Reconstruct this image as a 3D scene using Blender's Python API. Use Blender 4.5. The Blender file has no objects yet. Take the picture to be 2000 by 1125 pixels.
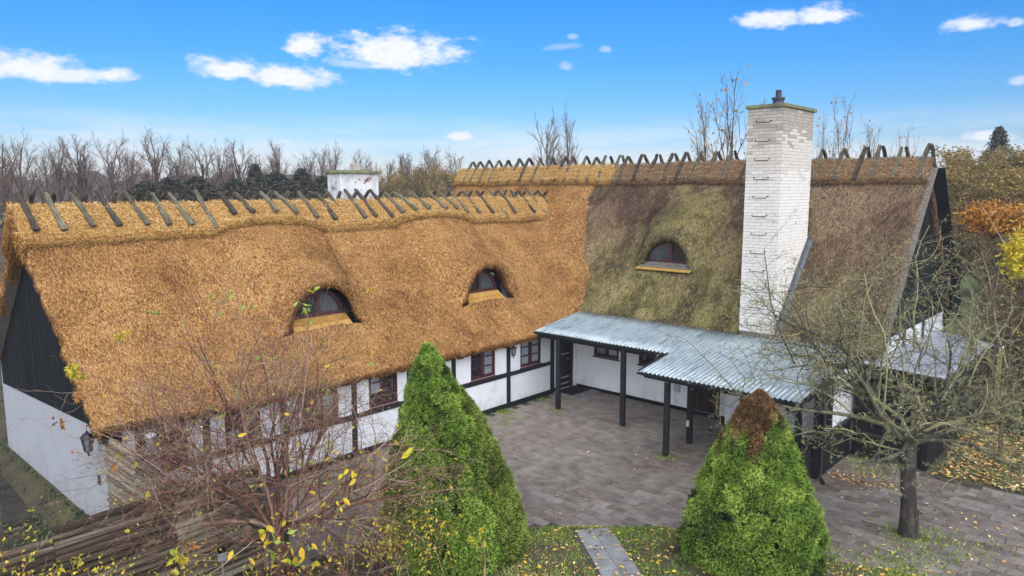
import bpy, bmesh, math, random
import numpy as np
from mathutils import Vector, Matrix

rng = np.random.default_rng(11)
random.seed(11)
S = bpy.context.scene
COL = S.collection
PI = math.pi

# ------------------------------------------------------------------ camera
YAW, PIT, F = math.radians(132.54), math.radians(7.75), 1423.7
CAM = np.array([15.56, -20.28, 7.0])
_f = np.array([math.cos(YAW) * math.cos(PIT), math.sin(YAW) * math.cos(PIT), -math.sin(PIT)])
_r = np.array([math.sin(YAW), -math.cos(YAW), 0.0])
_u = np.cross(_r, _f)
cd = bpy.data.cameras.new('camera')
cam = bpy.data.objects.new('camera', cd)
COL.objects.link(cam)
cam.matrix_world = Matrix(((_r[0], _u[0], -_f[0], CAM[0]), (_r[1], _u[1], -_f[1], CAM[1]), (_r[2], _u[2], -_f[2], CAM[2]), (0, 0, 0, 1)))
cd.sensor_width = 36.0
cd.lens = F / 2000 * 36
cd.clip_start = 0.1
cd.clip_end = 3000
S.camera = cam

# ------------------------------------------------------------------ light
SUN_DIR = Vector((0.64, -0.46, 0.50)).normalized()
ELEV = math.asin(SUN_DIR.z)
ROT = math.atan2(SUN_DIR.x, SUN_DIR.y)
world = bpy.data.worlds.new('World')
S.world = world
world.use_nodes = True
wt = world.node_tree
wt.nodes.clear()
WN, WL = wt.nodes, wt.links


def wmath(op, a, b=None, clamp=False):
    n = WN.new('ShaderNodeMath')
    n.operation = op
    n.use_clamp = clamp
    for i, v in enumerate((a, b)):
        if v is None:
            continue
        if hasattr(v, 'links'):
            WL.new(v, n.inputs[i])
        else:
            n.inputs[i].default_value = v
    return n.outputs[0]


sky = WN.new('ShaderNodeTexSky')
sky.sky_type = 'NISHITA'
sky.sun_disc = False
sky.sun_elevation = ELEV
sky.sun_rotation = ROT
sky.altitude = 50
sky.air_density = 1.0
sky.dust_density = 0.6
sky.ozone_density = 2.2
tc = WN.new('ShaderNodeTexCoord')
sep = WN.new('ShaderNodeSeparateXYZ')
WL.new(tc.outputs['Generated'], sep.inputs[0])
az = wmath('MULTIPLY', wmath('ARCTAN2', sep.outputs[1], sep.outputs[0]), 180 / PI)
el = wmath('MULTIPLY', wmath('ARCSINE', sep.outputs[2]), 180 / PI)
cmb = WN.new('ShaderNodeCombineXYZ')
WL.new(az, cmb.inputs[0])
WL.new(wmath('MULTIPLY', el, 1.9), cmb.inputs[1])


def wnoise(scale, detail, rough=0.55, stretch=None):
    n = WN.new('ShaderNodeTexNoise')
    n.inputs['Scale'].default_value = scale
    n.inputs['Detail'].default_value = detail
    n.inputs['Roughness'].default_value = rough
    if stretch:
        mp = WN.new('ShaderNodeMapping')
        mp.inputs['Scale'].default_value = stretch
        WL.new(cmb.outputs[0], mp.inputs[0])
        WL.new(mp.outputs[0], n.inputs['Vector'])
    else:
        WL.new(cmb.outputs[0], n.inputs['Vector'])
    return n.outputs[0]


nz1 = wnoise(0.55, 7, 0.6)
nz2 = wnoise(1.6, 5, 0.6)
CLOUDS = [(165.43, 7.6, 2.84, 0.94, 1), (163.0, 7.3, 1.9, 0.6, .9), (160.79, 7.48, 1.6, 0.56, 1), (153.08, 8.35, 2.15, 0.8, 1), (149.25, 7.92, 3.0, 0.9, 1), (147.79, 10.17, 1.4, 0.85, 1),
          (141.23, 9.92, 4.6, 1.36, 1), (113.54, 11.75, 2.3, 0.62, .95), (110.33, 11.72, 1.9, 0.7, .95), (101.32, 10.34, 1.5, 0.5, .9), (98.9, 10.23, 0.42, 0.3, .6),
          (136.48, 3.93, 1.4, 0.38, 1), (149.72, 3.36, 0.8, 0.3, .6), (128.45, 9.13, 0.6, 0.3, .35), (127.97, 11.23, 0.42, 0.24, .35), (125.38, 10.28, 0.46, 0.3, .35),
          (98.49, 6.67, 0.5, 0.3, .5), (144.4, 9.1, 1.6, 0.45, .5), (100.14, 3.3, 1.6, 0.45, .9), (128.66, 10.51, 1.3, 0.3, .25),
          (200, 9, 5, 1.4, 1), (230, 14, 6, 2.0, 1), (262, 9, 4, 1.2, 1), (60, 10, 5, 1.3, 1), (30, 15, 6, 2, 1), (-10, 9, 5, 1.4, 1), (-60, 13, 6, 1.8, 1), (85, 14, 4, 1.3, 1), (185, 17, 4, 1.4, 1)]
cov = None
for (a0, e0, wa, we, k) in CLOUDS:
    a0 = a0 if a0 <= 180 else a0 - 360
    dx = wmath('DIVIDE', wmath('SUBTRACT', az, a0), wa * 1.04)
    dyr = wmath('DIVIDE', wmath('SUBTRACT', el, e0), we * 1.12)
    # flat base: below centre the cloud ends sooner
    dy = wmath('MAXIMUM', dyr, wmath('MULTIPLY', dyr, -1.45))
    d = wmath('SQRT', wmath('ADD', wmath('MULTIPLY', dx, dx), wmath('MULTIPLY', dy, dy)))
    d = wmath('ADD', d, wmath('MULTIPLY', wmath('SUBTRACT', nz1, 0.5), 2.3))
    d = wmath('ADD', d, wmath('MULTIPLY', wmath('SUBTRACT', nz2, 0.5), 0.8))
    m = WN.new('ShaderNodeMapRange')
    m.interpolation_type = 'SMOOTHSTEP'
    m.inputs['From Min'].default_value = 1.28
    m.inputs['From Max'].default_value = 0.35
    m.inputs['To Max'].default_value = k
    WL.new(d, m.inputs['Value'])
    cov = m.outputs[0] if cov is None else wmath('MAXIMUM', cov, m.outputs[0])
# thin veil near the horizon
nv = wnoise(0.11, 6, 0.6, (1, 3.2, 1))
veil = WN.new('ShaderNodeMapRange')
veil.interpolation_type = 'SMOOTHSTEP'
veil.inputs['From Min'].default_value = 0.32
veil.inputs['From Max'].default_value = 0.68
WL.new(nv, veil.inputs['Value'])
vel = WN.new('ShaderNodeMapRange')
vel.interpolation_type = 'SMOOTHSTEP'
vel.inputs['From Min'].default_value = 6.2
vel.inputs['From Max'].default_value = 1.5
vel.inputs['To Max'].default_value = 0.85
WL.new(el, vel.inputs['Value'])
cov = wmath('MAXIMUM', cov, wmath('MULTIPLY', veil.outputs[0], vel.outputs[0]))
# blue deepened as in the photograph
tint = WN.new('ShaderNodeMixRGB')
tint.blend_type = 'MULTIPLY'
tint.inputs[0].default_value = 1.0
WL.new(sky.outputs[0], tint.inputs[1])
tr_ = WN.new('ShaderNodeValToRGB')
te = tr_.color_ramp.elements
te[0].position, te[0].color = 0.0, (0.732, 0.684, 0.684, 1)
te[1].position, te[1].color = 0.55, (0.089, 0.406, 0.740, 1)
for p_, c_ in ((0.10, (0.398, 0.477, 0.636, 1)), (0.23, (0.231, 0.422, 0.636, 1)), (0.36, (0.143, 0.406, 0.684, 1))):
    e_ = te.new(p_)
    e_.color = c_
WL.new(wmath('DIVIDE', el, 26.0, True), tr_.inputs[0])
WL.new(tr_.outputs[0], tint.inputs[2])
cmix = WN.new('ShaderNodeMixRGB')
WL.new(cov, cmix.inputs[0])
WL.new(tint.outputs[0], cmix.inputs[1])
cshade = WN.new('ShaderNodeMixRGB')
WL.new(nz2, cshade.inputs[0])
CLOUDC = 4.6
cshade.inputs[1].default_value = (CLOUDC * .80, CLOUDC * .86, CLOUDC * .98, 1)
cshade.inputs[2].default_value = (CLOUDC * 1.12, CLOUDC * 1.12, CLOUDC * 1.12, 1)
WL.new(cshade.outputs[0], cmix.inputs[2])
bg = WN.new('ShaderNodeBackground')
bg.inputs['Strength'].default_value = 0.12
WL.new(cmix.outputs[0], bg.inputs['Color'])
wo = WN.new('ShaderNodeOutputWorld')
WL.new(bg.outputs[0], wo.inputs['Surface'])

sd = bpy.data.lights.new('sun', 'SUN')
sd.energy = 4.2
sd.angle = math.radians(115)
sd.color = (1.0, 0.95, 0.90)
sun = bpy.data.objects.new('sun', sd)
COL.objects.link(sun)
sun.rotation_euler = SUN_DIR.to_track_quat('Z', 'Y').to_euler()
sun.location = (20, -30, 30)

S.view_settings.view_transform = 'Standard'
S.view_settings.look = 'None'
S.view_settings.gamma = 1
S.view_settings.use_curve_mapping = False
S.view_settings.exposure = 0.88
S.render.engine = 'CYCLES'
S.cycles.use_denoising = True
S.cycles.max_bounces = 8
S.cycles.diffuse_bounces = 6


# ------------------------------------------------------------------ helpers
class Acc:
    """collects vertices / faces (any polygon size) and a per-vertex tone"""

    def __init__(s):
        s.V, s.F, s.T, s.n = [], {}, [], 0

    def add(s, V, Fa, t=0.5):
        V = np.asarray(V, float).reshape(-1, 3)
        if isinstance(Fa, np.ndarray):
            if Fa.size:
                s.F.setdefault(Fa.shape[1], []).append(Fa + s.n)
        else:
            by = {}
            for f in Fa:
                by.setdefault(len(f), []).append(f)
            for k, fs in by.items():
                s.F.setdefault(k, []).append(np.array(fs) + s.n)
        s.V.append(V)
        s.T.append(np.broadcast_to(np.asarray(t, float), (len(V),)))
        s.n += len(V)

    def mesh(s, name, mats, smooth=False):
        me = bpy.data.meshes.new(name)
        V = np.concatenate(s.V) if s.V else np.zeros((0, 3))
        me.vertices.add(len(V))
        me.vertices.foreach_set('co', V.astype(np.float32).ravel())
        loops, starts, pos = [], [], 0
        for k, fl in s.F.items():
            A = np.concatenate(fl)
            loops.append(A.ravel())
            starts.append(pos + np.arange(len(A)) * k)
            pos += A.size
        if loops:
            L = np.concatenate(loops).astype(np.int32)
            P = np.concatenate(starts).astype(np.int32)
            me.loops.add(len(L))
            me.loops.foreach_set('vertex_index', L)
            me.polygons.add(len(P))
            me.polygons.foreach_set('loop_start', P)
            me.polygons.foreach_set('use_smooth', np.full(len(P), bool(smooth)))
        at = me.attributes.new('tone', 'FLOAT', 'POINT')
        if s.T:
            at.data.foreach_set('value', np.concatenate(s.T).astype(np.float32))
        me.update(calc_edges=True)
        me.validate()
        for m in (mats if isinstance(mats, (list, tuple)) else [mats]):
            me.materials.append(m)
        return me


WM = {}


def setp(o, parent, basis=None):
    M = basis if basis is not None else o.matrix_basis.copy()
    o.matrix_basis = M
    WM[o.name] = M.copy()
    if parent is not None:
        o.parent = parent
        o.matrix_parent_inverse = WM[parent.name].inverted()
    return o


def thing(name, label, cat, loc=(0, 0, 0), group=None):
    o = bpy.data.objects.new(name, None)
    COL.objects.link(o)
    o.empty_display_size = 0.2
    setp(o, None, Matrix.Translation(loc))
    o['label'] = label
    o['category'] = cat
    if group:
        o['group'] = group
    return o


def put(name, me, parent=None, basis=None):
    o = bpy.data.objects.new(name, me)
    COL.objects.link(o)
    setp(o, parent, basis if basis is not None else Matrix.Identity(4))
    return o


def tag(o, label, cat, group=None):
    o['label'] = label
    o['category'] = cat
    if group:
        o['group'] = group
    return o


def kind(o, k):
    o['kind'] = k
    return o


BOXF = [(0, 3, 2, 1), (4, 5, 6, 7), (0, 1, 5, 4), (1, 2, 6, 5), (2, 3, 7, 6), (3, 0, 4, 7)]


def box(acc, lo, hi, t=0.5, j=0.0):
    x0, y0, z0 = lo
    x1, y1, z1 = hi
    V = np.array([(x0, y0, z0), (x1, y0, z0), (x1, y1, z0), (x0, y1, z0), (x0, y0, z1), (x1, y0, z1), (x1, y1, z1), (x0, y1, z1)], float)
    if j:
        V = V + rng.normal(0, j, V.shape)
    acc.add(V, BOXF, t)


def boxm(name, lo, hi, mat, parent=None, bev=0.0, j=0.0):
    a = Acc()
    box(a, lo, hi, j=j)
    o = put(name, a.mesh(name, mat), parent)
    if bev:
        b = o.modifiers.new('bevel', 'BEVEL')
        b.width = bev
        b.segments = 2
    return o


def frame_of(d):
    d = d / (np.linalg.norm(d) + 1e-9)
    a = np.array([0, 0, 1.0]) if abs(d[2]) < 0.9 else np.array([1.0, 0, 0])
    x = np.cross(a, d)
    x /= np.linalg.norm(x)
    return x, np.cross(d, x), d


def tube(acc, P, R, k=6, t=0.5, cap=True):
    P = np.asarray(P, float)
    n = len(P)
    R = np.broadcast_to(np.asarray(R, float), (n,))
    x, y, _ = frame_of(P[-1] - P[0])
    a = np.arange(k) * 2 * PI / k
    ring = np.cos(a)[:, None] * x + np.sin(a)[:, None] * y
    V = (P[:, None, :] + R[:, None, None] * ring[None]).reshape(-1, 3)
    i = np.arange(n - 1)[:, None] * k
    jn = np.arange(k)[None]
    j2 = (jn + 1) % k
    Fq = np.stack([i + jn, i + j2, i + k + j2, i + k + jn], -1).reshape(-1, 4)
    tt = np.repeat(np.broadcast_to(np.asarray(t, float), (n,)), k)
    acc.add(V, Fq, tt)
    if cap and k > 3:
        acc.add(V[-k:], [tuple(range(k))], tt[-k:])
        acc.add(V[:k], [tuple(range(k))[::-1]], tt[:k])


def prism(acc, p0, p1, w, h, up=(0, 0, 1), t=0.5, j=0.0):
    """bar of w x h section from p0 to p1"""
    p0, p1 = np.array(p0, float), np.array(p1, float)
    d = p1 - p0
    d /= np.linalg.norm(d)
    up = np.array(up, float)
    x = np.cross(d, up)
    if np.linalg.norm(x) < 1e-3:
        x = np.cross(d, np.array([0, 1.0, 0]))
    x /= np.linalg.norm(x)
    y = np.cross(x, d)
    V = []
    for p in (p0, p1):
        for sx, sy in ((-1, -1), (1, -1), (1, 1), (-1, 1)):
            V.append(p + x * sx * w / 2 + y * sy * h / 2)
    V = np.array(V)
    if j:
        V = V + rng.normal(0, j, V.shape)
    acc.add(V, BOXF, t)


def bar(name, p0, p1, w, h, mat, parent=None, up=(0, 0, 1), bev=0.006, j=0.0):
    a = Acc()
    prism(a, p0, p1, w, h, up, j=j)
    o = put(name, a.mesh(name, mat), parent)
    if bev:
        b = o.modifiers.new('bevel', 'BEVEL')
        b.width = bev
        b.segments = 1
    return o


def lathe(acc, c, prof, k=12, t=0.5):
    c = np.array(c, float)
    a = np.arange(k) * 2 * PI / k
    V = []
    for r, z in prof:
        V.append(np.stack([c[0] + r * np.cos(a), c[1] + r * np.sin(a), np.full(k, c[2] + z)], -1))
    n = len(prof)
    V = np.concatenate(V)
    i = np.arange(n - 1)[:, None] * k
    jn = np.arange(k)[None]
    j2 = (jn + 1) % k
    acc.add(V, np.stack([i + jn, i + j2, i + k + j2, i + k + jn], -1).reshape(-1, 4), t)
    acc.add(V[-k:], [tuple(range(k))], t)
    acc.add(V[:k], [tuple(range(k))[::-1]], t)


def blades(acc, P, D, W, t):
    """triangles: base at P, tip P+D, half width vectors W"""
    n = len(P)
    V = np.stack([P - W, P + W, P + D], 1).reshape(-1, 3)
    Fa = np.arange(n * 3).reshape(-1, 3)
    acc.add(V, Fa, np.repeat(t, 3))


def proj(P):
    v = np.asarray(P, float) - CAM
    d = v @ _f
    return 1000 + F * (v @ _r) / d, 562.5 - F * (v @ _u) / d, d


def vnoise(x, y, seed=0, s=1.0):
    """smooth value noise, numpy"""
    x = np.asarray(x, float) * s + seed * 17.3
    y = np.asarray(y, float) * s + seed * 9.1
    xi, yi = np.floor(x), np.floor(y)
    fx, fy = x - xi, y - yi
    fx = fx * fx * (3 - 2 * fx)
    fy = fy * fy * (3 - 2 * fy)

    def h(a, b):
        q = np.sin(a * 127.1 + b * 311.7 + seed * 74.7) * 43758.5453
        return q - np.floor(q)
    return (h(xi, yi) * (1 - fx) + h(xi + 1, yi) * fx) * (1 - fy) + (h(xi, yi + 1) * (1 - fx) + h(xi + 1, yi + 1) * fx) * fy


# ------------------------------------------------------------------ materials
def pmat(name, ramp, scale=6.0, stretch=(1, 1, 1), rough=0.85, bump=0.0, bscale=None, bdist=0.02, drive='noise', tone_k=1.0,
         noise_k=1.0, rnd=0.0, spec=0.3, metal=0.0, detail=6, sss=0.0, patch=None, coord='Object', rough_var=0.0, ramp2=None, grime=False):
    m = bpy.data.materials.new(name)
    m.use_nodes = True
    nt = m.node_tree
    N, L = nt.nodes, nt.links
    b = N['Principled BSDF']
    b.inputs['Roughness'].default_value = rough
    b.inputs['Specular IOR Level'].default_value = spec
    b.inputs['Metallic'].default_value = metal
    tcn = N.new('ShaderNodeTexCoord')
    mp = N.new('ShaderNodeMapping')
    mp.inputs['Scale'].default_value = stretch
    if coord == 'World':
        vec = N.new('ShaderNodeNewGeometry').outputs['Position']
    else:
        vec = tcn.outputs[coord]
    if rnd:
        oi = N.new('ShaderNodeObjectInfo')
        va = N.new('ShaderNodeVectorMath')
        va.operation = 'ADD'
        cs = N.new('ShaderNodeVectorMath')
        cs.operation = 'SCALE'
        cs.inputs[0].default_value = (13.7, 7.9, 5.3)
        L.new(oi.outputs['Random'], cs.inputs['Scale'])
        L.new(vec, va.inputs[0])
        L.new(cs.outputs[0], va.inputs[1])
        vec = va.outputs[0]
    L.new(vec, mp.inputs[0])
    nz = N.new('ShaderNodeTexNoise')
    nz.inputs['Scale'].default_value = scale
    nz.inputs['Detail'].default_value = detail
    nz.inputs['Roughness'].default_value = 0.62
    L.new(mp.outputs[0], nz.inputs['Vector'])

    def mth(op, a, b_, cl=False):
        q = N.new('ShaderNodeMath')
        q.operation = op
        q.use_clamp = cl
        for i, v in enumerate((a, b_)):
            if hasattr(v, 'links'):
                L.new(v, q.inputs[i])
            else:
                q.inputs[i].default_value = v
        return q.outputs[0]
    fac = nz.outputs[0]
    if drive != 'noise':
        at = N.new('ShaderNodeAttribute')
        at.attribute_name = 'tone'
        fac = mth('ADD', mth('MULTIPLY', at.outputs['Fac'], tone_k), mth('MULTIPLY', mth('SUBTRACT', nz.outputs[0], 0.5), noise_k))
    if patch:
        # (scale, strength): large uneven patches shift the ramp
        n2 = N.new('ShaderNodeTexNoise')
        n2.inputs['Scale'].default_value = patch[0]
        n2.inputs['Detail'].default_value = 4
        L.new(vec, n2.inputs['Vector'])
        fac = mth('ADD', fac, mth('MULTIPLY', mth('SUBTRACT', n2.outputs[0], 0.5), patch[1]))
    if rnd:
        fac = mth('ADD', fac, mth('MULTIPLY', mth('SUBTRACT', oi.outputs['Random'], 0.5), rnd))
    cr = N.new('ShaderNodeValToRGB')
    els = cr.color_ramp.elements
    els[0].position, els[0].color = ramp[0][0], (*ramp[0][1], 1)
    els[1].position, els[1].color = ramp[-1][0], (*ramp[-1][1], 1)
    for p, c in ramp[1:-1]:
        e = els.new(p)
        e.color = (*c, 1)
    L.new(fac, cr.inputs[0])
    if ramp2:
        c2r = N.new('ShaderNodeValToRGB')
        e2 = c2r.color_ramp.elements
        e2[0].position, e2[0].color = ramp2[0][0], (*ramp2[0][1], 1)
        e2[1].position, e2[1].color = ramp2[-1][0], (*ramp2[-1][1], 1)
        for p, c in ramp2[1:-1]:
            e = e2.new(p)
            e.color = (*c, 1)
        L.new(fac, c2r.inputs[0])
        a2 = N.new('ShaderNodeAttribute')
        a2.attribute_name = 'tone'
        n3 = N.new('ShaderNodeTexNoise')
        n3.inputs['Scale'].default_value = 3.0
        n3.inputs['Detail'].default_value = 5
        L.new(vec, n3.inputs['Vector'])
        f2 = mth('MULTIPLY', mth('ADD', mth('SUBTRACT', a2.outputs['Fac'], 0.5), mth('MULTIPLY', mth('SUBTRACT', n3.outputs[0], 0.5), 1.6)), 2.2)
        f2 = mth('ADD', f2, 0.5, True)
        mxc = N.new('ShaderNodeMixRGB')
        L.new(f2, mxc.inputs[0])
        L.new(cr.outputs[0], mxc.inputs[1])
        L.new(c2r.outputs[0], mxc.inputs[2])
        L.new(mxc.outputs[0], b.inputs['Base Color'])
    else:
        L.new(cr.outputs[0], b.inputs['Base Color'])
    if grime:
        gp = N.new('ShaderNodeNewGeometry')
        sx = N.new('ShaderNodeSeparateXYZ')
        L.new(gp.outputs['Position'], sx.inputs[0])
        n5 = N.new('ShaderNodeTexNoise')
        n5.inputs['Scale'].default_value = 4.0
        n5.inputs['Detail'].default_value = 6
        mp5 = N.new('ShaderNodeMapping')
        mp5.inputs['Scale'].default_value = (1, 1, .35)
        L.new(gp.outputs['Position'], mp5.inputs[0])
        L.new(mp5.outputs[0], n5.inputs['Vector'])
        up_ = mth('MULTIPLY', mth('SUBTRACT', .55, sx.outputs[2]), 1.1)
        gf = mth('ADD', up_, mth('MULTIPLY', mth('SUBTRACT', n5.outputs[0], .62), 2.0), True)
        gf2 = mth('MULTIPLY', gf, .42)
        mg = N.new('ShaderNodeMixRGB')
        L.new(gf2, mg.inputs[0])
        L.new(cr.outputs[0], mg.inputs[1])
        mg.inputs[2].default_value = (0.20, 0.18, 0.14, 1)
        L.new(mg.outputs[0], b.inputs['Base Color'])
    if rough_var:
        L.new(mth('ADD', mth('MULTIPLY', mth('SUBTRACT', nz.outputs[0], 0.5), rough_var), rough), b.inputs['Roughness'])
    if bump:
        bn = N.new('ShaderNodeTexNoise')
        bn.inputs['Scale'].default_value = bscale or scale * 3
        bn.inputs['Detail'].default_value = 5
        L.new(mp.outputs[0], bn.inputs['Vector'])
        bu = N.new('ShaderNodeBump')
        bu.inputs['Strength'].default_value = bump
        bu.inputs['Distance'].default_value = bdist
        L.new(bn.outputs[0], bu.inputs['Height'])
        L.new(bu.outputs[0], b.inputs['Normal'])
    if sss:
        b.inputs['Transmission Weight'].default_value = 0
        tr = N.new('ShaderNodeBsdfTranslucent')
        L.new(cr.outputs[0], tr.inputs['Color'])
        mx = N.new('ShaderNodeMixShader')
        mx.inputs[0].default_value = sss
        L.new(b.outputs[0], mx.inputs[1])
        L.new(tr.outputs[0], mx.inputs[2])
        L.new(mx.outputs[0], N['Material Output'].inputs['Surface'])
    return m


M = {}
NEW = [(0.30, (0.050, 0.023, 0.010)), (0.42, (0.165, 0.078, 0.028)), (0.54, (0.335, 0.168, 0.058)), (0.68, (0.53, 0.315, 0.127))]
OLD = [(0.28, (0.035, 0.028, 0.020)), (0.42, (0.11, 0.090, 0.042)), (0.52, (0.18, 0.158, 0.060)), (0.62, (0.26, 0.222, 0.095)), (0.75, (0.36, 0.285, 0.16))]
M['thatch_wing'] = pmat('thatch_wing', NEW, 1.6, (7, 17, 7), 0.95, 1.0, 2.0, 0.07, patch=(1.3, 0.30), spec=0.1)
M['thatch_main'] = pmat('thatch_main', NEW, 1.6, (17, 7, 7), 0.95, 1.0, 2.0, 0.07, patch=(1.3, 0.30), spec=0.1)
M['thatch_old'] = pmat('thatch_old', OLD, 1.5, (14, 5, 5), 0.97, 1.0, 2.0, 0.10, patch=(0.9, 0.40), spec=0.08, ramp2=[(0.28, (0.03, 0.022, 0.017)), (0.45, (0.10, 0.065, 0.042)), (0.58, (0.19, 0.125, 0.075)), (0.75, (0.34, 0.235, 0.145))])
M['straw_ridge'] = pmat('straw_ridge', [(0, (0.1140, 0.0528, 0.0140)), (0.3, (0.3040, 0.1584, 0.0429)), (0.65, (0.5320, 0.3256, 0.1092)), (1, (0.6840, 0.4928, 0.2340))], 3, drive='tone', noise_k=0.3, spec=0.2)
M['straw'] = pmat('straw', [(0, (0.0740, 0.0293, 0.0086)), (0.3, (0.2262, 0.0967, 0.0261)), (0.65, (0.4352, 0.2166, 0.0622)), (1, (0.6442, 0.4023, 0.1517))], 3, drive='tone', noise_k=0.3, spec=0.2)
M['straw_old'] = pmat('straw_old', [(0, (0.0339, 0.0257, 0.0162)), (0.3, (0.1111, 0.0872, 0.0343)), (0.6, (0.2174, 0.1836, 0.0614)), (0.85, (0.3284, 0.2754, 0.1037)), (1, (0.4250, 0.3121, 0.1805))], 0.7, drive='tone', noise_k=0.7, spec=0.15)
M['straw_ridge_old'] = pmat('straw_ridge_old', [(0, (0.0552, 0.0350, 0.0230)), (0.5, (0.1932, 0.1250, 0.0713)), (1, (0.3680, 0.2700, 0.1610))], 3, drive='tone', noise_k=0.4, spec=0.15)
M['ridge_new'] = pmat('ridge_new', [(0.30, (0.1045, 0.0484, 0.0140)), (0.43, (0.2565, 0.1320, 0.0390)), (0.55, (0.4370, 0.2464, 0.0780)), (0.70, (0.5890, 0.3784, 0.1482))], 22, (1, 1, 1), 0.95, 1.0, 40, 0.04, spec=0.1, patch=(1.2, .15))
M['ridge_old'] = pmat('ridge_old', [(0.3, (0.06, 0.035, 0.02)), (0.5, (0.19, 0.11, 0.055)), (0.7, (0.33, 0.22, 0.11))], 20, (1, 1, 1), 0.95, 1.0, 40, 0.04, spec=0.1)
M['stick'] = pmat('stick', [(0.2, (0.022, 0.017, 0.014)), (0.45, (0.062, 0.05, 0.038)), (0.62, (0.115, 0.10, 0.06)), (0.85, (0.24, 0.215, 0.155))], 9, (3, 3, .5), 0.9, 0.8, 20, 0.02, rnd=0.35)
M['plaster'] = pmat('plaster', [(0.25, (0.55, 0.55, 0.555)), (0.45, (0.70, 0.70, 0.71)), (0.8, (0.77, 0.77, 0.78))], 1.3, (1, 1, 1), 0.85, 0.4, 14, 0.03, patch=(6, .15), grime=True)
M['plaster_shaded'] = pmat('plaster_shaded', [(0.25, (0.3200, 0.3200, 0.3278)), (0.45, (0.3680, 0.3680, 0.3752)), (0.8, (0.4000, 0.4000, 0.4069))], 1.3, (1, 1, 1), 0.9, 0.4, 14, 0.03, patch=(6, .15), grime=True)  # white plaster again, darkened so the colour carries the gable's shade
M['black'] = pmat('black', [(0.3, (0.0060, 0.0066, 0.0078)), (0.7, (0.0168, 0.0180, 0.0204))], 6, (1, 1, 1), 0.55, 0.3, 20, 0.01, spec=0.4, rnd=0.3)
M['tarboard'] = pmat('tarboard', [(0.3, (0.0036, 0.0042, 0.0036)), (0.7, (0.0120, 0.0132, 0.0120))], 5, (6, 6, .6), 0.65, 0.5, 14, 0.01, spec=0.3, rnd=0.5)
M['redwood'] = pmat('redwood', [(0.3, (0.035, 0.012, 0.013)), (0.7, (0.085, 0.03, 0.03))], 6, (1, 1, .3), 0.5, 0.2, 20, 0.005, spec=0.4)
M['browndoor'] = pmat('browndoor', [(0.3, (0.022, 0.012, 0.008)), (0.7, (0.05, 0.028, 0.018))], 8, (5, 5, .5), 0.6, 0.2, 30, 0.005, rnd=.3)
M['yellowwood'] = pmat('yellowwood', [(0.3, (0.34, 0.17, 0.035)), (0.7, (0.55, 0.33, 0.09))], 6, (1, 1, 1), 0.6, 0.2, 20, 0.005, rnd=.3)
M['greywood'] = pmat('greywood', [(0.3, (0.10, 0.085, 0.07)), (0.7, (0.24, 0.21, 0.18))], 6, (1, 3, 3), 0.85, 0.5, 20, 0.01, rnd=.3)
M['glass_dark'] = pmat('glass_dark', [(0.3, (0.010, 0.011, 0.013)), (0.7, (0.03, 0.032, 0.035))], 2, rough=0.06, spec=0.6)
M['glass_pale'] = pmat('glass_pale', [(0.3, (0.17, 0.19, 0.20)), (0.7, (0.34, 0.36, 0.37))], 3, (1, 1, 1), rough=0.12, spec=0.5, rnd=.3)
M['glass_mid'] = pmat('glass_mid', [(0.3, (0.045, 0.05, 0.052)), (0.7, (0.11, 0.12, 0.125))], 2, (1, 1, 1), rough=0.1, spec=0.5)
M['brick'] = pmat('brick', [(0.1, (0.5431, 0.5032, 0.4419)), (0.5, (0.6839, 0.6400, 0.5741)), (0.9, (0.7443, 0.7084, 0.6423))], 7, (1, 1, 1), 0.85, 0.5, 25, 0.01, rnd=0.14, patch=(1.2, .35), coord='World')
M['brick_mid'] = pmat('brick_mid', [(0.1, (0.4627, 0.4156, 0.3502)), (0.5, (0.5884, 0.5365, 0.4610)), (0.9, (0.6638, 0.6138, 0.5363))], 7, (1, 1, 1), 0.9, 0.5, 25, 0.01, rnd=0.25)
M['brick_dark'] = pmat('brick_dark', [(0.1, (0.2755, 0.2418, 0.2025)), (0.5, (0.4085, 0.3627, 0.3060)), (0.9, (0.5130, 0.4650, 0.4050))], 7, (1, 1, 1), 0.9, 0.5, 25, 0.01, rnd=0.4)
M['mortar'] = pmat('mortar', [(0.3, (0.10, 0.092, 0.085)), (0.7, (0.20, 0.185, 0.17))], 12, rough=0.95)
M['capstone'] = pmat('capstone', [(0.3, (0.10, 0.10, 0.07)), (0.5, (0.17, 0.17, 0.10)), (0.65, (0.24, 0.26, 0.07)), (0.8, (0.25, 0.24, 0.2))], 5, rough=0.95, bump=0.5)
M['pot'] = pmat('pot', [(0.3, (0.025, 0.024, 0.035)), (0.7, (0.07, 0.066, 0.085))], 8, rough=0.6)
M['iron'] = pmat('iron', [(0.3, (0.03, 0.028, 0.026)), (0.7, (0.09, 0.075, 0.065))], 20, rough=0.6, metal=0.4)
M['zinc'] = pmat('zinc', [(0.3, (0.08, 0.09, 0.10)), (0.7, (0.17, 0.19, 0.20))], 4, rough=0.45, metal=0.5)
M['chimwhite'] = pmat('chimwhite', [(0.30, (0.16, 0.15, 0.145)), (0.40, (0.45, 0.44, 0.43)), (0.55, (0.62, 0.61, 0.60)), (0.8, (0.7, 0.7, 0.7))], 3.2, (1, 1, 1), 0.9, 0.6, 14, 0.02)
M['redbrick'] = pmat('redbrick', [(0.3, (0.16, 0.05, 0.035)), (0.7, (0.34, 0.13, 0.1))], 20, rough=0.95, bump=.6)
M['corrugated'] = pmat('corrugated', [(0.28, (0.1170, 0.1512, 0.1658)), (0.45, (0.3086, 0.3726, 0.3852)), (0.7, (0.4469, 0.5130, 0.5136))], 3.5, (7, .55, 1), 0.34, 0.25, 9, 0.01, spec=0.5, metal=0.25, patch=(.7, .3), rnd=0.06)
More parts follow.
